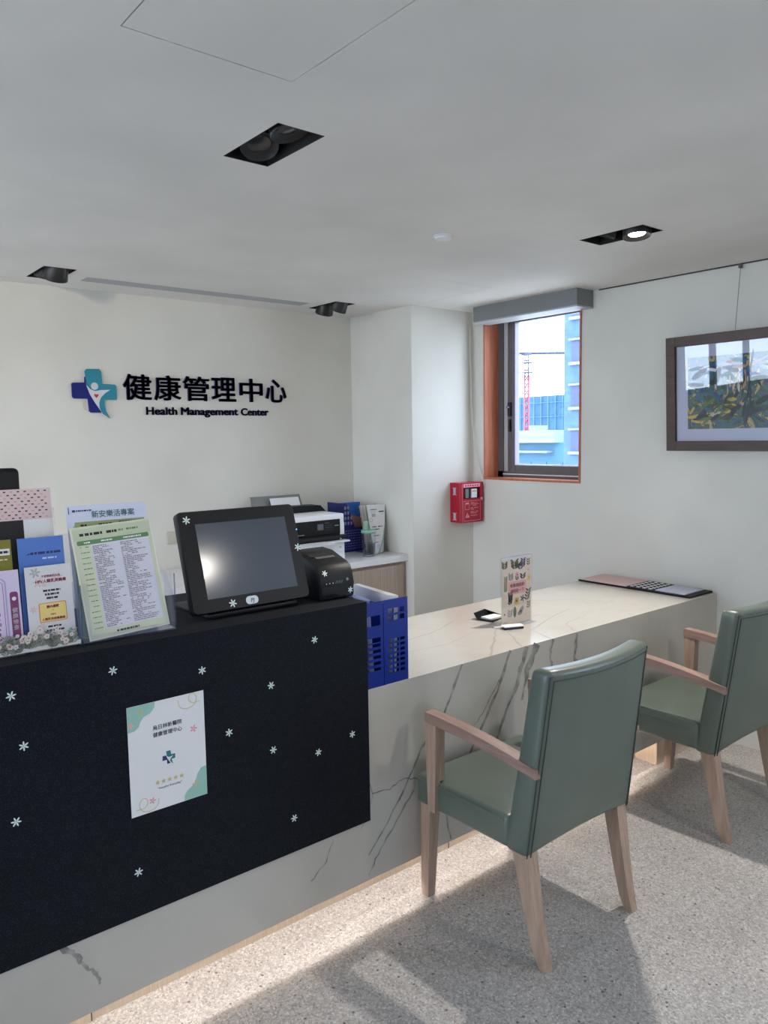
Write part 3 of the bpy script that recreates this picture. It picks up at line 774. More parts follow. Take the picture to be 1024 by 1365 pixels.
b = B(WHITE); b.box(-.036, .036, -.008, 0, -.036, .036, mat('switch_plate', (186, 182, 168), .5), .002); b.build('plate', t)
b = B(MATS['switch_plate']); b.box(-.022, .022, -.011, -.008, -.024, .024, None, .001); b.build('rocker', t)

# ------------------------------------------------------------------ red alarm box
def redbox():
    t = thing('emergency_box', 'red emergency box with a small window mounted in the corner under the window', 'emergency box', (3.67, YF, 1.142))
    x0, x1, y0, z0, z1 = -.103, .095, -.108, -.131, .131
    b = B(REDBOX); wx0, wx1, wz0, wz1 = -.085, .070, .025, .098
    b.box(x0, x1, -.092, 0, z0, z1, None, .003)
    b.build('case', t)
    f = B(REDBOX)
    for q in ((x0, wx0, z0, z1), (wx1, x1, z0, z1), (wx0, wx1, z0, wz0), (wx0, wx1, wz1, z1)): f.box(q[0], q[1], y0, -.093, q[2], q[3])
    f.box(wx0, wx1, -.0945, -.093, wz0, wz1, BLACKM)
    f.box(-.005, .045, -.102, -.0945, .03, .088, WHITE); f.box(.0, .040, -.1025, -.102, .068, .08, PINKW); f.box(-.06, -.03, -.100, -.0945, .03, .090, GREY)
    d = f.build('door', t)
    s = Sheet((x0, y0-.0002, z0), (1, 0, 0), (0, 0, 1), .004, .004, .0002, REDBOX)
    s.rect(.016, .232, .155, .022, PINKW)
    for k in range(6): s.rect(.03+k*.022, .238, .014, .009, REDBOX, 2)
    L_ = lambda p: s.line(p, .0022, PINKW)
    L_([(.018, .012), (.172, .012), (.172, .142), (.018, .142), (.018, .012)]); L_([(.004, .004), (.004, .258)])
    L_([(.032, .086), (.068, .086), (.068, .122), (.032, .122), (.032, .086)]); s.rect(.034, .124, .032, .008, PINKW)
    s.poly([(.032, .034), (.070, .034), (.051, .066)], PINKW); s.rect(.049, .038, .004, .018, REDBOX, 2)
    for i, (zz, ww) in enumerate(((.128, .07), (.119, .075), (.110, .055), (.094, .075), (.085, .03), (.069, .07), (.060, .055), (.044, .06))): s.dashes(.082, zz, ww, .004, PINKW, 1, .9, .005, i)
    s.build('printed_panel', d)
    k = B(PINKW); k.cyl((.082, y0-.004, .022), (.082, y0, .022), .010, n=16); k.build('knob', d)
    for z in (.075, -.09):
        h = B(LGREY); h.box(x0-.003, x0, -.055, -.035, z-.02, z+.02); h.box(x0-.004, x0, -.062, -.028, z-.024, z-.020); h.box(x0-.004, x0, -.062, -.028, z+.020, z+.024); h.build('hinge', t)
redbox()

# ------------------------------------------------------------------ touch screen terminal
ZL = 1.0592
def pos():
    X0, X1 = .950, 1.349; yb, zb = 2.012, 1.081; yt, zt = 2.103, 1.371
    t = thing('touch_screen_terminal', 'black touch screen terminal on a stand on the counter cover', 'touch screen terminal', (1.15, 2.10, ZL))
    O = Vector((X0-1.15, yb-2.10, zb-ZL)); u = Vector((1, 0, 0)); v = Vector((0, yt-yb, zt-zb)).normalized(); H = math.hypot(yt-yb, zt-zb); n = u.cross(v); W = X1-X0
    def P(a, c, d): return O+u*a+v*c+n*d
    b = B(BLACK); r = .016
    pts = []
    for cx, cy, t0 in ((W-r, r, -90), (W-r, H-r, 0), (r, H-r, 90), (r, r, 180)):
        for k in range(6):
            q = math.radians(t0+k*18); pts.append((cx+r*math.cos(q), cy+r*math.sin(q)))
    ins = lambda e: [((a-W/2)*(1-e/W*2)+W/2, (c-H/2)*(1-e/H*2)+H/2) for a, c in pts]
    b.loft([[P(a, c, d) for a, c in ins(e)] for e, d in ((.035, -.058), (.008, -.034), (0, -.024), (0, -.004), (.003, 0))])
    b.build('housing', t, 40)
    # display: matte film over dark panel
    sm = mat('matte_display', (80, 86, 96), .13, spec=.2)
    s = B(sm); a0, a1, c0, c1 = .052, W-.040, .040, H-.040
    s.prism([(a0, c0), (a1, c0), (a1, c1), (a0, c1)], P, -.002, .0008); s.build('display', t)
    q = Sheet(P(0, 0, .0004), u, v, .002, .002, .0004, BLACK)
    q.rrect(.172, .008, .042, .024, .0115, FIG); q.text('PJ', .193, .0135, .017, TEAL, 2, 'c', .02, None, .25); q.build('maker_badge', t)
    for i, (a, c) in enumerate(((.028, H-.026), (.128, .019), (W-.012, H*.53))):
        s = B(SNOW); snowflake_bm(s, lambda x, y, d: P(a+x, c+y, d+.0002), .0125, .3+i*.5); s.build('snowflake_sticker', t)
    b = B(mat('led_blue', (80, 140, 255), .3, emit=(90, 150, 255), es=2.0)); b.box(W/2-.001+0, W/2+.001, 0, 0, 0, 0) if False else b.cyl(P(W-.004, H*.72, 0), P(W-.004, H*.72, .001), .0016, n=8); b.build('power_light', t)
    b = B(BLACK); b.box(-.15, .16, -.075, .16, 0, .016, None, .006); b.box(-.12, .13, -.060, .12, .016, .022, None, .003); b.build('base', t, 40)
    b = B(BLACK); b.loft([[(-.09, .10, .02), (.09, .10, .02), (.09, .05, .02), (-.09, .05, .02)], [(-.09, .10, .10), (.09, .10, .10), (.09, .0, .10), (-.09, .0, .10)], [(-.07, .075, .20), (.07, .075, .20), (.07, .045, .20), (-.07, .045, .20)]]); b.build('neck', t)
pos()

# ------------------------------------------------------------------ receipt printer
def receipt():
    t = thing('receipt_printer', 'black receipt printer between the touch screen and the blue file boxes', 'receipt printer', (1.456, 2.015, ZL))
    pr = [(0, .004), (.004, 0), (.18, 0), (.185, .01), (.185, .138), (.170, .146), (.115, .142), (.032, .113), (.016, .104), (.004, .078), (0, .045)]
    b = B(BLACK); b.prism(pr, lambda a, c, d: (d, a, c), -.068, .068, BLACK)
    es = [e for e in b.bm.edges if abs(e.verts[0].co.x-e.verts[1].co.x) < 1e-6]
    bmesh.ops.bevel(b.bm, geom=es, offset=.006, segments=2, profile=.5, affect='EDGES')
    b.build('body', t, 40)
    S = Vector((0, .083, .029)).normalized()
    b = B(BLACKM); M = Matrix.Translation((0, .088, .1325)) @ Matrix.Rotation(math.atan2(.029, .083), 4, 'X')
    b.box(-.050, .050, -.012, .012, -.002, .002, None, 0, 2, M); b.build('paper_slot', t)
    b = B(mat('cutter_steel', (120, 120, 124), .35, .6)); b.box(-.036, .040, -.026, -.014, 0, .0025, None, 0, 2, M); b.build('tear_bar', t)
    b = B(BLACKG); b.box(-.064, .064, -.003, .0, .006, .044, None, .001); b.build('front_cover', t)
    v = Vector((0, .012, .026)).normalized()
    q = Sheet((-.062, .0052, .0795), (1, 0, 0), v, .002, .002, .0003, BLACK)
    O = Vector((-.062, -.0006, .046)); 
    q2 = Sheet(O+Vector((0, .0004, 0)), (1, 0, 0), Vector((0, .004, .033)), .002, .002, .0003, BLACK)
    for k in range(3): q2.disc(.020+k*.013, .006, .0016, WHITE)
    for k in range(5): q2.line([(.056+k*.006, .003), (.060+k*.006, .012)], .0012, GREY)
    q2.disc(.104, .0125, .0048, GREY); q2.build('indicator_panel', t); q.bm.free()
    for i, (a, c, rr) in enumerate(((-.046, .0855, .0105), (.050, .022, .0105))):
        s = B(SNOW)
        if i == 0: snowflake_bm(s, lambda x, y, d: Vector((a+x, .0062, c))+Vector((0, .42*y, .9*y))+Vector((0, -.9, .42))*(d+.002), rr, .1)
        else: snowflake_bm(s, lambda x, y, d: (a+x, -.0035-d, c+y), rr, .4)
        s.build('snowflake_sticker', t)
receipt()

# ------------------------------------------------------------------ blue magazine files on the counter
def file_box(x0, x1, y0, z0, label, style):
    W = x1-x0; H = .2845; D = .25
    hw = W/2; th = .0025
    # front panel with openings
    holes = []
    if style == 'slots':
        holes = [(-hw+.022, hw-.012, .205, .240)]+[(-hw+.022, hw-.012, .055+k*.020, .066+k*.020) for k in range(6)]+[(-hw+.022, hw-.012, .150, .158)]
    else:
        for r in (0, 1):
            for c in range(3): holes.append((-hw+.018+c*.026, -hw+.038+c*.026, .212+r*.024, .230+r*.024))
        for r in range(7):
            for c in range(3): holes.append((-hw+.018+c*.026, -hw+.038+c*.026, .035+r*.0175, .0455+r*.0175))
    b = slab('y', -hw, hw, 0, H, 0, th, holes, BLUE)
    b.box(-hw, -hw+th, th, D, 0, H-.012); b.box(hw-th, hw, th, D, 0, H-.012); b.box(-hw+th, hw-th, th, D, 0, th); b.box(-hw+th, hw-th, D-th, D, th, H-.10)
    return tag(b.build('magazine_file', None, None, (x0+W/2, y0, z0)), label, 'file box', 'blue file boxes on the counter')
file_box(1.4775, 1.5805, 1.935, .7602, 'blue plastic file box with a handle slot, partly behind the black cover', 'slots')
file_box(1.583, 1.688, 1.935, .7602, 'blue plastic file box with small holes at the open counter side', 'holes')
LAV = mat('lavender_paper', (168, 176, 220), .6)
def loose_papers(cx, label, m, n, h, lean, group):
    for k in range(n):
        o = B(m); x = cx+(k-n/2)*.007
        o.prism([(1.945, .765), (2.165, .765), (2.165, .765+h+.01), (1.945, .765+h)], lambda a, c, d: (d+lean*(c-.765), a, c), x, x+.0012)
        tag(o.build('paper_sheet'), label, 'paper', group)
loose_papers(1.633, 'white paper standing in the holed blue file box', PAPER, 4, .286, .05, 'papers in the holed file box')
loose_papers(1.545, 'lavender paper standing in the slotted blue file box', LAV, 3, .290, -.06, 'papers in the slotted file box')

# ------------------------------------------------------------------ A4 notice taped to the cover
INK = mat('print_ink', (70, 70, 88), .7); DKINK = mat('dark_ink', (36, 36, 44), .7); SAGE = mat('print_sage', (150, 192, 180), .7); GOLD = mat('print_gold', (204, 184, 130), .7)
PINK = mat('print_pink', (226, 150, 160), .7); CREAM = mat('print_cream', (222, 206, 184), .7); GRN = mat('print_green', (96, 138, 92), .7); PGRN = mat('print_pale_green', (203, 208, 184), .7)
MAG = mat('print_magenta', (176, 44, 92), .7); YEL = mat('print_yellow', (232, 206, 128), .7); LBLUE = mat('print_blue', (84, 122, 198), .7); OLIVE = mat('print_olive', (128, 122, 44), .7)
LILAC = mat('print_lilac', (214, 200, 226), .7); PLUM = mat('print_plum', (128, 58, 106), .7); FAINT = mat('print_faint', (176, 176, 182), .7); LEAF = mat('print_leaf', (92, 100, 66), .7); SALM = mat('print_salmon', (232, 170, 166), .7)
SKYP = mat('print_sky', (196, 206, 232), .7); GREYP = mat('print_grey', (150, 152, 150), .7); TEALP = mat('print_teal', (40, 120, 130), .7); NAVYP = mat('print_navy', (38, 50, 104), .7); BLUSH = mat('print_blush', (216, 196, 196), .7); MAROON = mat('print_maroon', (96, 44, 52), .7)
def notice():
    s = Sheet((.711, 1.9195, .599), (.215, .0005, -.0), (-.0008, 0, 1), .2155, .296, .0006, PAPER)
    def blob(pts): s.poly(pts, SAGE)
    import math as _m
    blob([(0.0003, .2957), (.076, .2957), (.074, .280), (.062, .268), (.045, .262), (.035, .252), (.030, .238), (.018, .230), (.0003, .2285)])
    blob([(.2152, .0003), (.148, .0003), (.149, .016), (.158, .028), (.172, .036), (.182, .046), (.188, .066), (.200, .080), (.2152, .0825)])
    def loop(cx, cy, sx, sy):
        P = [(-.040, .012), (-.034, -.008), (-.015, -.016), (.006, -.010), (.014, .008), (.006, .022), (-.006, .020), (-.008, .006), (.004, -.004), (.026, -.002)]
        Q = []
        for k in range(len(P)-1):
            p0, p1, p2, p3 = P[max(k-1, 0)], P[k], P[k+1], P[min(k+2, len(P)-1)]
            for j in range(6):
                f = j/6
                Q.append(tuple(.5*(2*p1[i]+(p2[i]-p0[i])*f+(2*p0[i]-5*p1[i]+4*p2[i]-p3[i])*f*f+(3*p1[i]-p0[i]-3*p2[i]+p3[i])*f**3) for i in (0, 1)))
        s.line([(cx+x*sx, cy+y*sy) for x, y in Q], .0018, GOLD)
    loop(.180, .272, 1, 1); loop(.036, .020, -1, 1)
    s.flower(.182, .196, .011, 5, PINK, None, 2); s.flower(.058, .030, .010, 5, PINK, None, 2); s.flower(.008, .246, .010, 5, SALM, None, 2); s.flower(.036, .276, .011, 4, GOLD, None, 2); s.flower(.182, .040, .011, 4, GOLD, None, 2)
    s.text('烏日林新醫院', .108, .2205, .0135, INK, 2, 'c', .014, .082); s.text('健康管理中心', .108, .2010, .0135, INK, 2, 'c', .014, .082)
    # hospital emblem in the middle of the sheet
    e = .00009
    def em(pts, m): s.poly([(.108+(x-297)*e, .135-(y-285)*e) for x, y in pts], m, 2)
    em([(105, 205), (212, 201), (224, 235), (250, 308), (345, 470), (240, 470), (233, 345), (95, 345)], NAVYP); em([(218, 78), (362, 78), (370, 208), (498, 212), (498, 352), (383, 352), (425, 520), (330, 400), (350, 332), (440, 260), (300, 275), (235, 225)], TEALP)
    for k in range(5):
        cx = .074+k*.017; s.poly([(cx+(.0078 if j % 2 == 0 else .0033)*_m.sin(j*_m.pi/5), .0745+(.0078 if j % 2 == 0 else .0033)*_m.cos(j*_m.pi/5)) for j in range(10)], GOLD, 2)
    s.text('"Healthy Everyday"', .108, .0555, .0078, DKINK, 2, 'c', 0, .068)
    tag(s.build('notice_sheet'), 'white notice with sage corners taped to the black counter cover', 'notice')
notice()

# ------------------------------------------------------------------ big brochure holder with A4 sheets
def lean_sheet(X0, yb, zb, yt, w, h, t, m, tilt=0.0):
    """sheet whose foot is at (yb,zb) and which leans back to y=yt at its top"""
    dy = yt-yb; dz = math.sqrt(h*h-dy*dy)
    return Sheet((X0, yb, zb), (1, 0, tilt), (-tilt*dz, dy, dz), w, h, t, m)
def big_holder():
    t = thing('brochure_holder', 'large clear acrylic brochure holder with A4 leaflets left of the touch screen', 'brochure holder', (.757, 2.02, 1.0614))
    ox, oy, oz = t.location
    b = B(CLEAR); x0, x1 = .630-ox, .886-ox; th = .003
    side = [(-.030, .004), (.075, .004), (.118, .245), (.090, .250), (.085, .215), (.060, .200), (-.012, .11)]
    def sd(xa): b.prism([(y+.0, z) for y, z in [(-.034, .003), (.062, .003), (.092, .195), (.074, .200), (.062, .165), (.020, .150), (-.020, .10)]], lambda a, c, d: (d, a, c), xa, xa+th)
    sd(x0); sd(x1-th)
    b.box(x0, x1, -.036, .066, 0, .003)
    b.prism([(-.037, .003), (-.034, .003), (-.020, .155), (-.023, .155)], lambda a, c, d: (d, a, c), x0+th, x0+.026)
    b.prism([(-.037, .003), (-.034, .003), (-.020, .155), (-.023, .155)], lambda a, c, d: (d, a, c), x1-.026, x1-th)
    b.prism([(-.037, .003), (-.034, .003), (-.032, .022), (-.035, .022)], lambda a, c, d: (d, a, c), x0+.026, x1-.026)
    b.prism([(.064, .003), (.067, .003), (.108, .275), (.105, .275)], lambda a, c, d: (d, a, c), x0, x1)
    b.build('shell', t)
    b = B(m_clear('acrylic_edge', (206, 212, 230), .14)); b.box(x0, x0+th, -.037, -.034, .003, .155); b.box(x1-th, x1, -.037, -.034, .003, .155); b.box(x0, x1, -.0385, -.036, 0, .005); b.build('edge', t)
    # back leaflets
    for k in range(3):
        s = lean_sheet(.644+k*.002, 2.050+k*.006, 1.066, 2.108+k*.006, .218, .348-.002*k, .0008, PAPER if k else SKYP)
        if k == 0:
            s.rect(.0, .235, .218, .112, mat('print_palelav', (208, 214, 236), .7)); s.text('新安樂活專案', .125, .3145, .0205, TEALP, 2, 'c', .012, .118)
            s.rect(.016, .331, .008, .006, NAVYP, 2); s.dashes(.026, .332, .042, .004, NAVYP, 2, 1, .003, 3); s.rect(.006, .326, .002, .018, NAVYP, 2)
            s.rect(.02, .205, .19, .099, mat('print_moss', (150, 164, 112), .7), 2); s.dashes(.034, .292, .016, .005, DKINK, 3, 1, .004, 5); s.dashes(.082, .292, .036, .005, DKINK, 3, 1, .004, 6); s.dashes(.138, .296, .06, .003, DKINK, 3, 1, .004, 7)
            s.poly([(.008, .0), (.02, .0), (.02, .30), (.008, .28)], SAGE, 2)
        tag(s.build('leaflet'), ['A4 leaflet with teal heading behind the green price table', 'blank white leaflet edge behind the teal heading leaflet', 'blank white leaflet edge behind the teal heading leaflet'][k], 'leaflet', 'leaflets behind the green table')
    s = lean_sheet(.652, 1.992, 1.066, 2.064, .218, .298, .0010, mat('print_sheet_border', (222, 222, 206), .7), .05)
    s.rect(.004, .004, .210, .292, PGRN); s.rect(.006, .262, .206, .030, mat('print_sage_head', (190, 198, 172), .7), 2)
    s.dashes(.022, .273, .10, .007, DKINK, 3, .85, .006, 11); s.dashes(.125, .275, .07, .005, GRN, 3, .8, .004, 12)
    s.rrect(.012, .249, .194, .012, .004, GRN, 2); s.dashes(.03, .253, .016, .004, PAPER, 3, 1, .003, 1); s.dashes(.075, .253, .03, .004, PAPER, 3, 1, .003, 2); s.dashes(.135, .253, .05, .004, PAPER, 3, 1, .003, 3)
    s.rect(.014, .024, .190, .225, mat('print_table', (214, 214, 228), .7), 2); s.rect(.014, .024, .032, .225, PGRN, 3)
    for k in range(46):
        y = .0285+k*.00475; rnd = random.Random(k)
        s.rect(.046, y-.0012, .158, .0004, FAINT, 3)
        s.dashes(.050, y, rnd.uniform(.025, .066), .0022, mat('print_rosegrey', (138, 120, 130), .7), 4, .85, .0035, k); s.dashes(.124, y, rnd.uniform(.02, .074), .0022, mat('print_rosegrey', (138, 120, 130), .7), 4, .85, .0035, k+100)
        if k % 3 == 0: s.dashes(.018, y, .022, .0024, GRN, 4, .9, .003, k+200)
    s.dashes(.082, .011, .052, .005, INK, 3, 1, .004, 300); s.disc(.076, .0135, .003, INK, 3)
    tag(s.build('leaflet'), 'green bordered A4 leaflet with a dense table in the acrylic holder', 'leaflet')
big_holder()

# ------------------------------------------------------------------ left pamphlet rack
def small_rack():
    t = thing('pamphlet_rack', 'clear acrylic pamphlet rack with a floral front at the left picture edge', 'pamphlet rack', (.42, 2.02, 1.0652))
    ox, oy, oz = t.location
    b = B(CLEAR); x0, x1 = .12-ox, .629-ox; th = .003
    b.box(x0, x1, -.034, .11, 0, .003)
    for xa in (x0, x1-th): b.prism([(-.034, .003), (.110, .003), (.128, .205), (.108, .210), (.094, .17), (.02, .15), (-.026, .085)], lambda a, c, d: (d, a, c), xa, xa+th)
    b.prism([(.106, .003), (.109, .003), (.140, .34), (.137, .34)], lambda a, c, d: (d, a, c), x0, x1)
    b.build('shell', t)
    # printed floral strip along the front
    s = Sheet((x0, -.0362, .004), (1, 0, 0), (0, .006, 1), x1-x0-.002, .010, .001, mat('strip_white', (214, 212, 208), .6))
    rnd = random.Random(5); FL = mat('flower_petal', (226, 214, 206), .7); FC = mat('flower_heart', (196, 84, 96), .7); ST = mat('flower_stem', (108, 110, 104), .7); SG = mat('flower_leafgrey', (140, 142, 130), .7)
    for k in range(150): s.sprig(rnd.uniform(.01, .49), rnd.uniform(.0, .02), rnd.uniform(.012, .03), 3, rnd.choice([ST, SG, SG]), 1+k % 3, rnd.uniform(-.4, .4), .0042)
    for k in range(70):
        x = rnd.uniform(.02, .485); y = .024+.024*math.sin(x*34)*.6+rnd.uniform(-.006, .020); s.flower(x, max(.012, y), rnd.uniform(.005, .0085), 5, FL, rnd.choice([FC, FC, SG]), 4+k % 3, rnd.random(), .8)
    s.build('floral_strip', t)
    # patterned tall card
    g = 'pamphlets in the left rack'
    s = lean_sheet(.30, 2.108, 1.066, 2.140, .318, .395, .0012, PAPER)
    s.rect(0, .315, .318, .080, BLUSH)
    for r in range(9):
        for c in range(20):
            x = .004+c*.0165+(r % 2)*.008
            if x < .308: s.rect(x, .319+r*.0085, .006, .0032, MAROON if (r+c) % 3 else PINK, 2)
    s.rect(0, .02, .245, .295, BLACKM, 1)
    tag(s.build('patterned_card'), 'tall card with a dotted blush top band standing at the back of the rack', 'card')
    s = lean_sheet(.508, 2.030, 1.066, 2.056, .110, .276, .0030, LBLUE)
    s.poly([(.018, .232), (.026, .238), (.026, .234)], NAVYP); s.dashes(.028, .233, .074, .006, NAVYP, 1, 1, .006, 4); s.dashes(.056, .220, .045, .004, SKYP, 1, .9, .005, 5)
    tag(s.build('pamphlet'), 'blue topped pamphlet standing behind the human papillomavirus leaflet', 'pamphlet')
    s = lean_sheet(.388, 2.034, 1.066, 2.060, .106, .276, .0030, OLIVE)
    s.rect(.0, .238, .102, .016, PAPER); s.dashes(.05, .243, .05, .006, DKINK, 2, 1, .006, 7); s.dashes(.05, .226, .045, .003, CREAM, 1, .9, .005, 8)
    tag(s.build('pamphlet'), 'olive pamphlet with a white title strip in the left rack', 'pamphlet')
    s = lean_sheet(.512, 2.000, 1.066, 2.022, .110, .207, .0020, mat('print_pearl', (216, 214, 216), .7))
    rr = random.Random(9)
    for k in range(9): s.flower(rr.uniform(.008, .1), rr.uniform(.04, .2), rr.uniform(.006, .014), 6, rr.choice([BLUSH, SKYP, BLUSH, FAINT]), None, 1, rr.random())
    s.text('子宮頸癌的元兇', .060, .178, .0068, MAG, 2, 'c', .02, .046); s.text('HPV人類乳突病毒', .060, .165, .0095, MAG, 2, 'c', .03, .074)
    for k, wdt in enumerate((.042, .034, .028)): s.dashes(.060-wdt/2, .142-k*.0095, wdt, .0048, DKINK, 2, 1, .004, k)
    s.rrect(.026, .066, .066, .048, .004, mat('print_orange', (214, 120, 88), .7), 2); s.rrect(.0275, .0675, .063, .045, .003, YEL, 3)
    s.text('篩內標靶', .059, .101, .0078, MAG, 4, 'c', .03, .030); s.text('+', .059, .0925, .006, DKINK, 4, 'c'); s.text('HPV', .059, .0815, .007, MAG, 4, 'c', .02); s.text('人類乳突病毒篩檢', .059, .0705, .0072, MAG, 4, 'c', .03, .056)
    s.dashes(.044, .052, .032, .0045, DKINK, 2, 1, .004, 20); s.dashes(.040, .042, .044, .0045, DKINK, 2, 1, .004, 21)
    s.poly([(.06, .02), (.102, .045), (.098, .015)], SAGE)
    tag(s.build('pamphlet'), 'leaflet with pink HPV heading and a yellow box, front right of the rack', 'pamphlet')
    s = lean_sheet(.386, 2.002, 1.066, 2.024, .112, .205, .0020, LILAC)
    s.line([(.0, .186), (.072, .186), (.080, .178), (.080, .02)], .0035, mat('print_violet', (178, 160, 208), .7)); s.line([(.0, .180), (.068, .180), (.074, .174), (.074, .02)], .0012, PLUM)
    s.rrect(.088, .030, .019, .122, .006, PLUM, 2)
    s.text('健康檢查', .0975, .102, .013, PAPER, 3, 'c', .02, None, 0, True); s.disc(.0975, .135, .005, PAPER, 3); s.disc(.0975, .042, .005, PAPER, 3)
    for k in range(3):
        for j in range(5):
            s.dashes(.014+k*.020, .160-k*.02-j*.024, .010, .008, PLUM if k else MAG, 2, 1, .004, k*7+j); s.dashes(.014+k*.020, .150-k*.02-j*.024, .009, .004, PLUM, 2, 1, .003, k*9+j)
    tag(s.build('pamphlet'), 'lilac pamphlet with vertical plum writing, front left of the rack', 'pamphlet')
small_rack()
t = thing('desk_monitor', 'black monitor top showing behind the pamphlet rack at left edge', 'monitor', (.33, 2.32, 1.0660))
b = B(BLACK); b.box(-.27, .262, 0, .035, .09, .443, None, .014, 3); b.build('screen_housing', t, 40)
b = B(BLACK); b.box(-.03, .03, .02, .05, .01, .2); b.box(-.12, .12, -.05, .09, 0, .012, None, .004); b.build('stand', t)

# ------------------------------------------------------------------ office printer on the cabinet
def mfp():
    t = thing('office_printer', 'white and black multifunction printer on the back cabinet', 'printer', (2.588, 3.80, .825))
    b = B(WHITE); hw = .219
    b.box(-hw, hw, .0, .36, .010, .118, None, .004); b.box(-hw, hw, .03, .36, .118, .170); b.box(-hw, hw, 0, .36, .235, .293, None, .006); b.box(hw-.030, hw, 0, .36, .165, .24); b.box(-hw, -hw+.03, 0, .36, .165, .24)
    for sx in (-1, 1): b.box(sx*.18-.02, sx*.18+.02, .03, .33, 0, .01, BLACKM)
    b.build('body', t, 40)
    b = B(BLACKG); b.box(-hw+.032, hw-.032, -.004, .05, .172, .262, None, .003); p = b.build('control_panel', t)
    q = Sheet((-hw+.032, -.0045, .172), (1, 0, 0), (0, 0, 1), .002, .002, .0003, BLACKG)
    q.rect(.205, .032, .044, .036, mat('lcd_grey', (92, 98, 104), .2)); 
    for r in range(3):
        for c in range(4): q.rect(.262+c*.014, .028+r*.014, .006, .002, GREY)
    q.rect(.332, .050, .030, .004, LGREY); q.dashes(.02, .010, .09, .005, GREY, 1, 1, .006, 2); q.dashes(.26, .070, .03, .003, GREY, 1, 1, .004, 3); q.build('control_markings', p)
    b = B(BLACKM); b.box(-hw+.03, hw-.03, .006, .2, .120, .172); b.box(-hw+.02, hw+.004, -.02, .03, .146, .163, BLACKM); b.build('output_slot', t)
    b = B(WHITE); b.box(-hw, hw+.012, -.045, .02, .122, .132, None, .003); b.build('output_tray', t)
    b = B(WHITE); b.box(-hw+.01, hw-.004, -.004, .0, .016, .060); b.box(-hw+.01, hw-.004, -.004, .0, .064, .112); b.cyl((hw-.035, -.006, .088), (hw-.035, -.004, .088), .006, n=12, m=LGREY); b.build('paper_drawer', t)
    b = B(mat('feeder_grey', (120, 120, 118), .5)); b.prism([(.31, .293), (.34, .293), (.372, .398), (.362, .398)], lambda a, c, d: (d, a, c), -hw, .135); b.build('rear_feeder', t)
    b = B(BLACK); b.prism([(.14, .292), (.24, .292), (.20, .33), (.06, .335), (-.10, .335), (-.12, .292)], lambda a, c, d: (a, d, c), .22, .33); b.build('feeder_base', t)
    o = B(PAPER); o.prism([(.285, .293), (.287, .293), (.332, .385), (.330, .385)], lambda a, c, d: (2.588+d, 3.80+a, .825+c), -.105, .105)
    tag(o.build('paper_sheet'), 'white sheet standing in the rear feeder of the office printer', 'paper')
    o = B(PAPER); o.box(2.38, 2.645, 3.64, 3.79, .9575, .959); tag(o.build('paper_sheet'), 'white sheet lying on the output tray of the office printer', 'paper')
mfp()

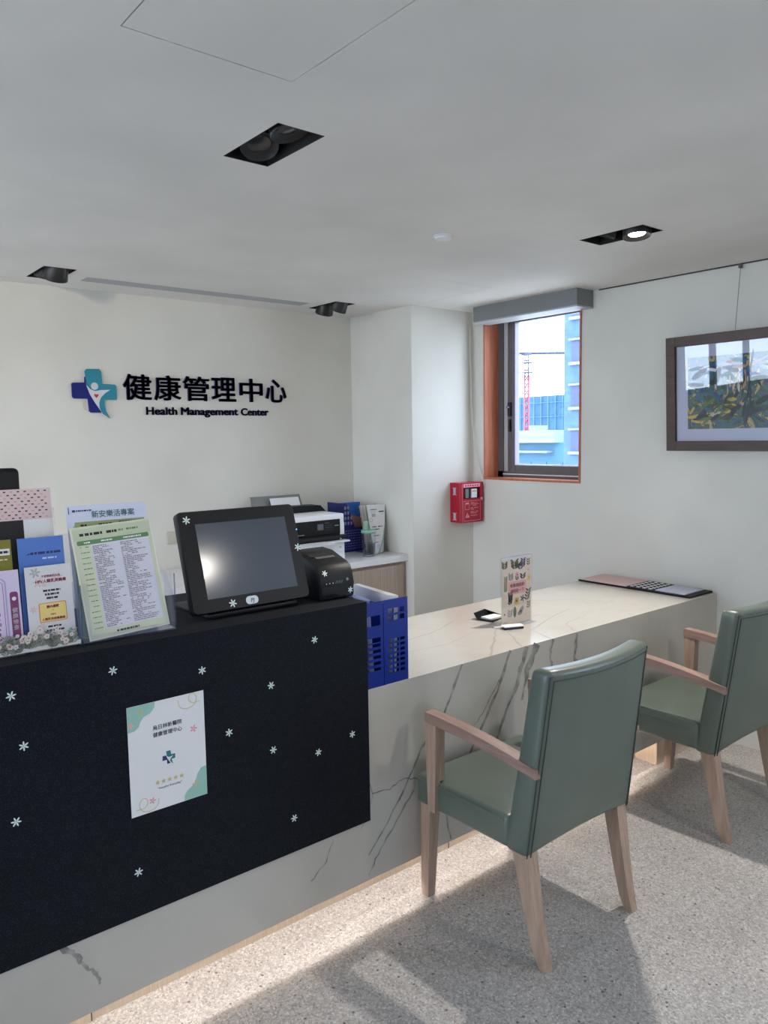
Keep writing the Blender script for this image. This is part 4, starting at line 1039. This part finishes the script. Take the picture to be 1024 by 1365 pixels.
# ------------------------------------------------------------------ things beside the printer
def cab_items():
    hw = .088; b = slab('y', -hw, hw, 0, .16, 0, .003, [], BLUED)
    for r in range(8):
        for c in range(7): b.rect = None; b.face([(-hw+.012+c*.022+(r % 2)*.006, -.0004, .018+r*.017), (-hw+.026+c*.022+(r % 2)*.006, -.0004, .021+r*.017), (-hw+.026+c*.022+(r % 2)*.006, -.0004, .026+r*.017), (-hw+.012+c*.022+(r % 2)*.006, -.0004, .023+r*.017)], mat('lattice_pale', (120, 126, 190), .5))
    b.prism([(-hw, .16), (.01, .16), (-.045, .30), (-.062, .325), (-hw, .325)], lambda a, c, d: (a, d, c), 0, .003, BLUED)
    for r in range(4):
        for c in range(3-r//2): b.face([(-hw+.014+c*.024, -.0006, .182+r*.034), (-hw+.026+c*.024, -.0006, .180+r*.034), (-hw+.028+c*.024, -.0006, .198+r*.034), (-hw+.020+c*.024, -.0006, .204+r*.034), (-hw+.013+c*.024, -.0006, .198+r*.034)], mat('lattice_hole', (150, 150, 176), .6))
    b.box(-hw, -hw+.003, .003, .17, 0, .325); b.box(hw-.003, hw, .003, .17, 0, .16); b.box(-hw+.003, hw-.003, .003, .17, 0, .003); b.box(-hw+.003, hw-.003, .167, .17, .003, .16)
    tag(b.build('magazine_file', None, None, (3.078, 4.06, .8252)), 'dark blue lattice file box beside the office printer on cabinet', 'file box')
    b = B(mat('bright_blue_folder', (38, 96, 176), .45)); b.box(3.005, 3.155, 4.085, 4.115, .829, 1.150, None, .003); tag(b.build('folder'), 'bright blue folder standing in the lattice file box', 'folder')
    b = B(mat('brown_card', (150, 112, 92), .7)); b.prism([(3.06, .829), (3.15, .829), (3.15, 1.045), (3.05, 1.075)], lambda a, c, d: (a, d, c), 4.067, 4.075); tag(b.build('card'), 'brown card standing in front of the blue folder', 'card')
    # tumbler
    t = thing('tumbler', 'clear tumbler with mint green lid and straw on the cabinet edge', 'cup', (3.022, 3.83, .8252))
    b = B(m_clear('tumbler_clear', (244, 246, 250), .08)); b.cyl((0, 0, .0), (0, 0, .150), .040, .045, 24, None, False); b.cyl((0, 0, 0), (0, 0, .004), .040, .040, 24); b.build('cup_wall', t)
    b = B(mat('tumbler_base', (130, 132, 140), .3)); b.cyl((0, 0, .004), (0, 0, .012), .038, .038, 24); b.build('cup_base', t)
    b = B(m_clear('drink', (206, 206, 212), .05)); b.cyl((0, 0, .012), (0, 0, .085), .0375, .0405, 24); b.build('drink', t)
    MINT = mat('mint_plastic', (140, 184, 164), .45)
    b = B(MINT); b.cyl((0, 0, .150), (0, 0, .168), .049, .049, 24); b.build('lid', t)
    b = B(MINT); b.box(-.036, -.012, -.010, .010, .168, .225, None, .003); b.build('drinking_spout', t)
    # leaflets in a clear magazine rack
    b = B(CLEAR); b.box(-.08, .08, .0, .17, 0, .003)
    for x in (-.08, .077): b.prism([(.0, .003), (.17, .003), (.17, .31), (.13, .315)], lambda a, c, d: (d, a, c), x, x+.003)
    tag(b.build('magazine_rack', None, None, (3.155, 3.88, .8252)), 'clear rack of slanted white leaflets beside the tumbler on the cabinet', 'magazine rack')
    shapes = [(PAPER, [(0, 0), (.03, 0), (.085, .09), (.125, .19), (.155, .316), (.0, .322)]), (SAGE, [(0, 0), (.062, 0), (.112, .09), (.142, .19), (.156, .312), (0, .318)]), (PAPER, [(0, 0), (.085, 0), (.126, .09), (.150, .19), (.158, .310), (0, .316)]),
              (BLUSH, [(0, 0), (.108, 0), (.142, .1), (.158, .2), (.164, .312), (0, .316)]), (PAPER, [(0, 0), (.128, 0), (.152, .1), (.164, .2), (.168, .312), (0, .316)]), (CREAM, [(0, 0), (.145, 0), (.166, .1), (.172, .2), (.173, .308), (0, .312)])]
    for k, (mm, pts) in enumerate(shapes):
        s = Sheet((3.081, 3.850+k*.016, .829), (1, 0, 0), (0, .075, .315), .004, .004, .0010, mm)
        s.prism(pts, lambda a, c, d: s.P(a, c, d), -.001, .0002, mm)
        if k == 0:
            s.dashes(.024, .285, .052, .006, INK, 2, 1, .006, 1); s.dashes(.024, .272, .05, .003, GREYP, 2, 1, .005, 2); s.rect(.092, .268, .042, .008, NAVYP, 2); s.rect(.03, .240, .03, .022, FAINT, 2); s.disc(.018, .220, .013, FAINT, 2); s.disc(.018, .220, .010, PAPER, 3)
            s.dashes(.020, .172, .085, .007, INK, 2, .9, .007, 3); s.dashes(.020, .155, .055, .007, INK, 2, .9, .007, 4); s.dashes(.02, .115, .06, .005, INK, 2, .9, .007, 5); s.dashes(.02, .072, .03, .004, INK, 2, .9, .007, 6); s.disc(.045, .045, .015, SKYP, 2)
        o = s.build('leaflet')
        tag(o, 'white leaflet with printed lines at the front of the slanted rack' if k == 0 else 'leaflet showing only its slanting edge in the slanted rack', 'leaflet', None if k == 0 else 'leaflets behind in the slanted rack')
cab_items()

# ------------------------------------------------------------------ sign, bell and folder on the open counter
def counter_sign():
    t = thing('table_sign', 'floral printed acrylic sign standing on the marble counter', 'sign', (2.535, 2.188, .7604))
    w = .2; h = .300
    b = B(CLEAR); b.box(-w/2, w/2, .0034, .0058, .004, h); b.box(-w/2, w/2, -.0046, -.0022, .004, h); b.box(-w/2, w/2, -.03, .03, 0, .004); b.build('acrylic_holder', t)
    s = Sheet((-w/2+.004, -.0008, .006), (1, 0, 0), (0, 0, 1), w-.008, h-.010, .001, CREAM)
    DK = mat('print_darkleaf', (58, 56, 52), .7); PUR = mat('print_purple', (80, 72, 120), .7); W = w-.008
    s.rect(0, h-.018, W, .008, FIG)
    s.rect(.040, .128, .118, .058, SALM)
    s.text('有事請按鈴', .099, .160, .0195, MAG, 2, 'c', .01, .092); s.text('請稍等一下', .099, .135, .0195, MAG, 2, 'c', .01, .088)
    s.sprig(.018, .245, .028, 3, LEAF, 1, 0, .008); s.sprig(.085, .240, .036, 3, LEAF, 1, -.1, .011); s.sprig(.100, .242, .020, 2, LEAF, 1, .2, .009); s.sprig(.135, .243, .036, 4, PUR, 1, .1, .007); s.sprig(.118, .232, .026, 2, PUR, 1, .1, .008); s.sprig(.172, .245, .03, 3, DK, 1, 0, .005); s.dashes(.166, .224, .014, .004, GREYP, 1, 1, .004, 1)
    s.sprig(.024, .145, .066, 9, LEAF, 1, .02, .0045); s.sprig(.058, .192, .028, 4, GREYP, 1, .0, .0065); s.flower(.098, .212, .015, 7, PINK, PUR, 1); s.sprig(.098, .188, .016, 2, DK, 1, .0, .005); s.sprig(.136, .190, .022, 2, DK, 1, 0, .008); s.flower(.176, .190, .017, 9, YEL, GOLD, 1)
    for k in range(5): s.sprig(.05+.003*k, .085+.008*k, .022, 2, DK, 1, .3-.2*k, .006)
    s.flower(.096, .098, .022, 11, YEL, mat('print_amber', (190, 128, 48), .7), 1); s.flower(.134, .104, .017, 5, NAVYP, DK, 1); s.sprig(.160, .092, .05, 4, DK, 1, .3, .0075)
    s.disc(.084, .050, .024, LEAF, 1, .0105, math.pi/2); s.disc(.128, .056, .018, GREYP, 1, .011, .8); s.disc(.118, .042, .016, GREYP, 1, .010, .3); s.sprig(.050, .032, .030, 3, GREYP, 1, .2, .007); s.sprig(.172, .055, .030, 3, LEAF, 1, .1, .005); s.disc(.018, .048, .004, MAROON); s.disc(.160, .06, .003, PINK); s.disc(.155, .03, .003, GOLD)
    s.build('printed_card', t)
    t = thing('call_button', 'small white and navy handset lying before the floral sign', 'call button', (2.465, 2.15, .7604), None, -.4)
    b = B(BLACKM); b.box(-.045, .045, -.018, .018, 0, .010, mat('navy_plastic', (30, 34, 62), .4), .003); b.build('base', t)
    b = B(WHITE); b.box(-.046, .046, -.019, .019, .010, .016, None, .003); b.box(-.085, -.046, -.003, .003, .010, .014); b.build('cap', t)
    t = thing('business_card_tray', 'small black tray behind the left edge of the floral sign', 'tray', (2.525, 2.33, .7604), None, .25)
    b = B(BLACK); b.box(-.055, .055, -.04, .04, 0, .006, None, .002)
    b.prism([(-.04, .006), (.04, .006), (.055, .028), (.05, .028), (.036, .010), (-.04, .010)], lambda a, c, d: (d, a, c), -.055, -.05); b.prism([(-.04, .006), (.04, .006), (.055, .028), (-.04, .010)], lambda a, c, d: (d, a, c), .05, .055); b.prism([(.036, .006), (.04, .006), (.06, .030), (.054, .030)], lambda a, c, d: (d, a, c), -.05, .05)
    b.build('tray_body', t)
    o = B(PAPER); o.box(2.485, 2.575, 2.295, 2.352, .7666, .774); tag(o.build('card_stack'), 'white cards lying in the small black tray', 'cards')
counter_sign()
def folder():
    t = thing('display_folder', 'flat black folder with a pink page along the wall end of counter', 'folder', (3.655, 2.285, .7604))
    b = B(BLACK); b.box(-.105, .120, -.335, .330, 0, .009, None, .002); b.build('cover', t)
    b = B(mat('pink_page', (216, 184, 180), .6)); b.box(-.098, .114, .030, .322, .009, .013); b.build('pink_page', t)
    b = B(DKINK); b.box(-.098, .112, -.125, .024, .009, .013)
    for r in range(4):
        for c in range(6):
            x = -.090+c*.034; y = -.115+r*.036; b.face([(x, y, .0134), (x+.024, y+.006, .0134), (x+.022, y+.024, .0134), (x-.002, y+.018, .0134)], PAPER)
    b.build('patterned_page', t)
    o = B(mat('lavender_sheet', (176, 182, 204), .35)); o.box(3.566, 3.758, 1.985, 2.150, .7700, .7755, None, .001); tag(o.build('notepad'), 'pale lavender pad lying on the black folder by the wall', 'notepad')
folder()
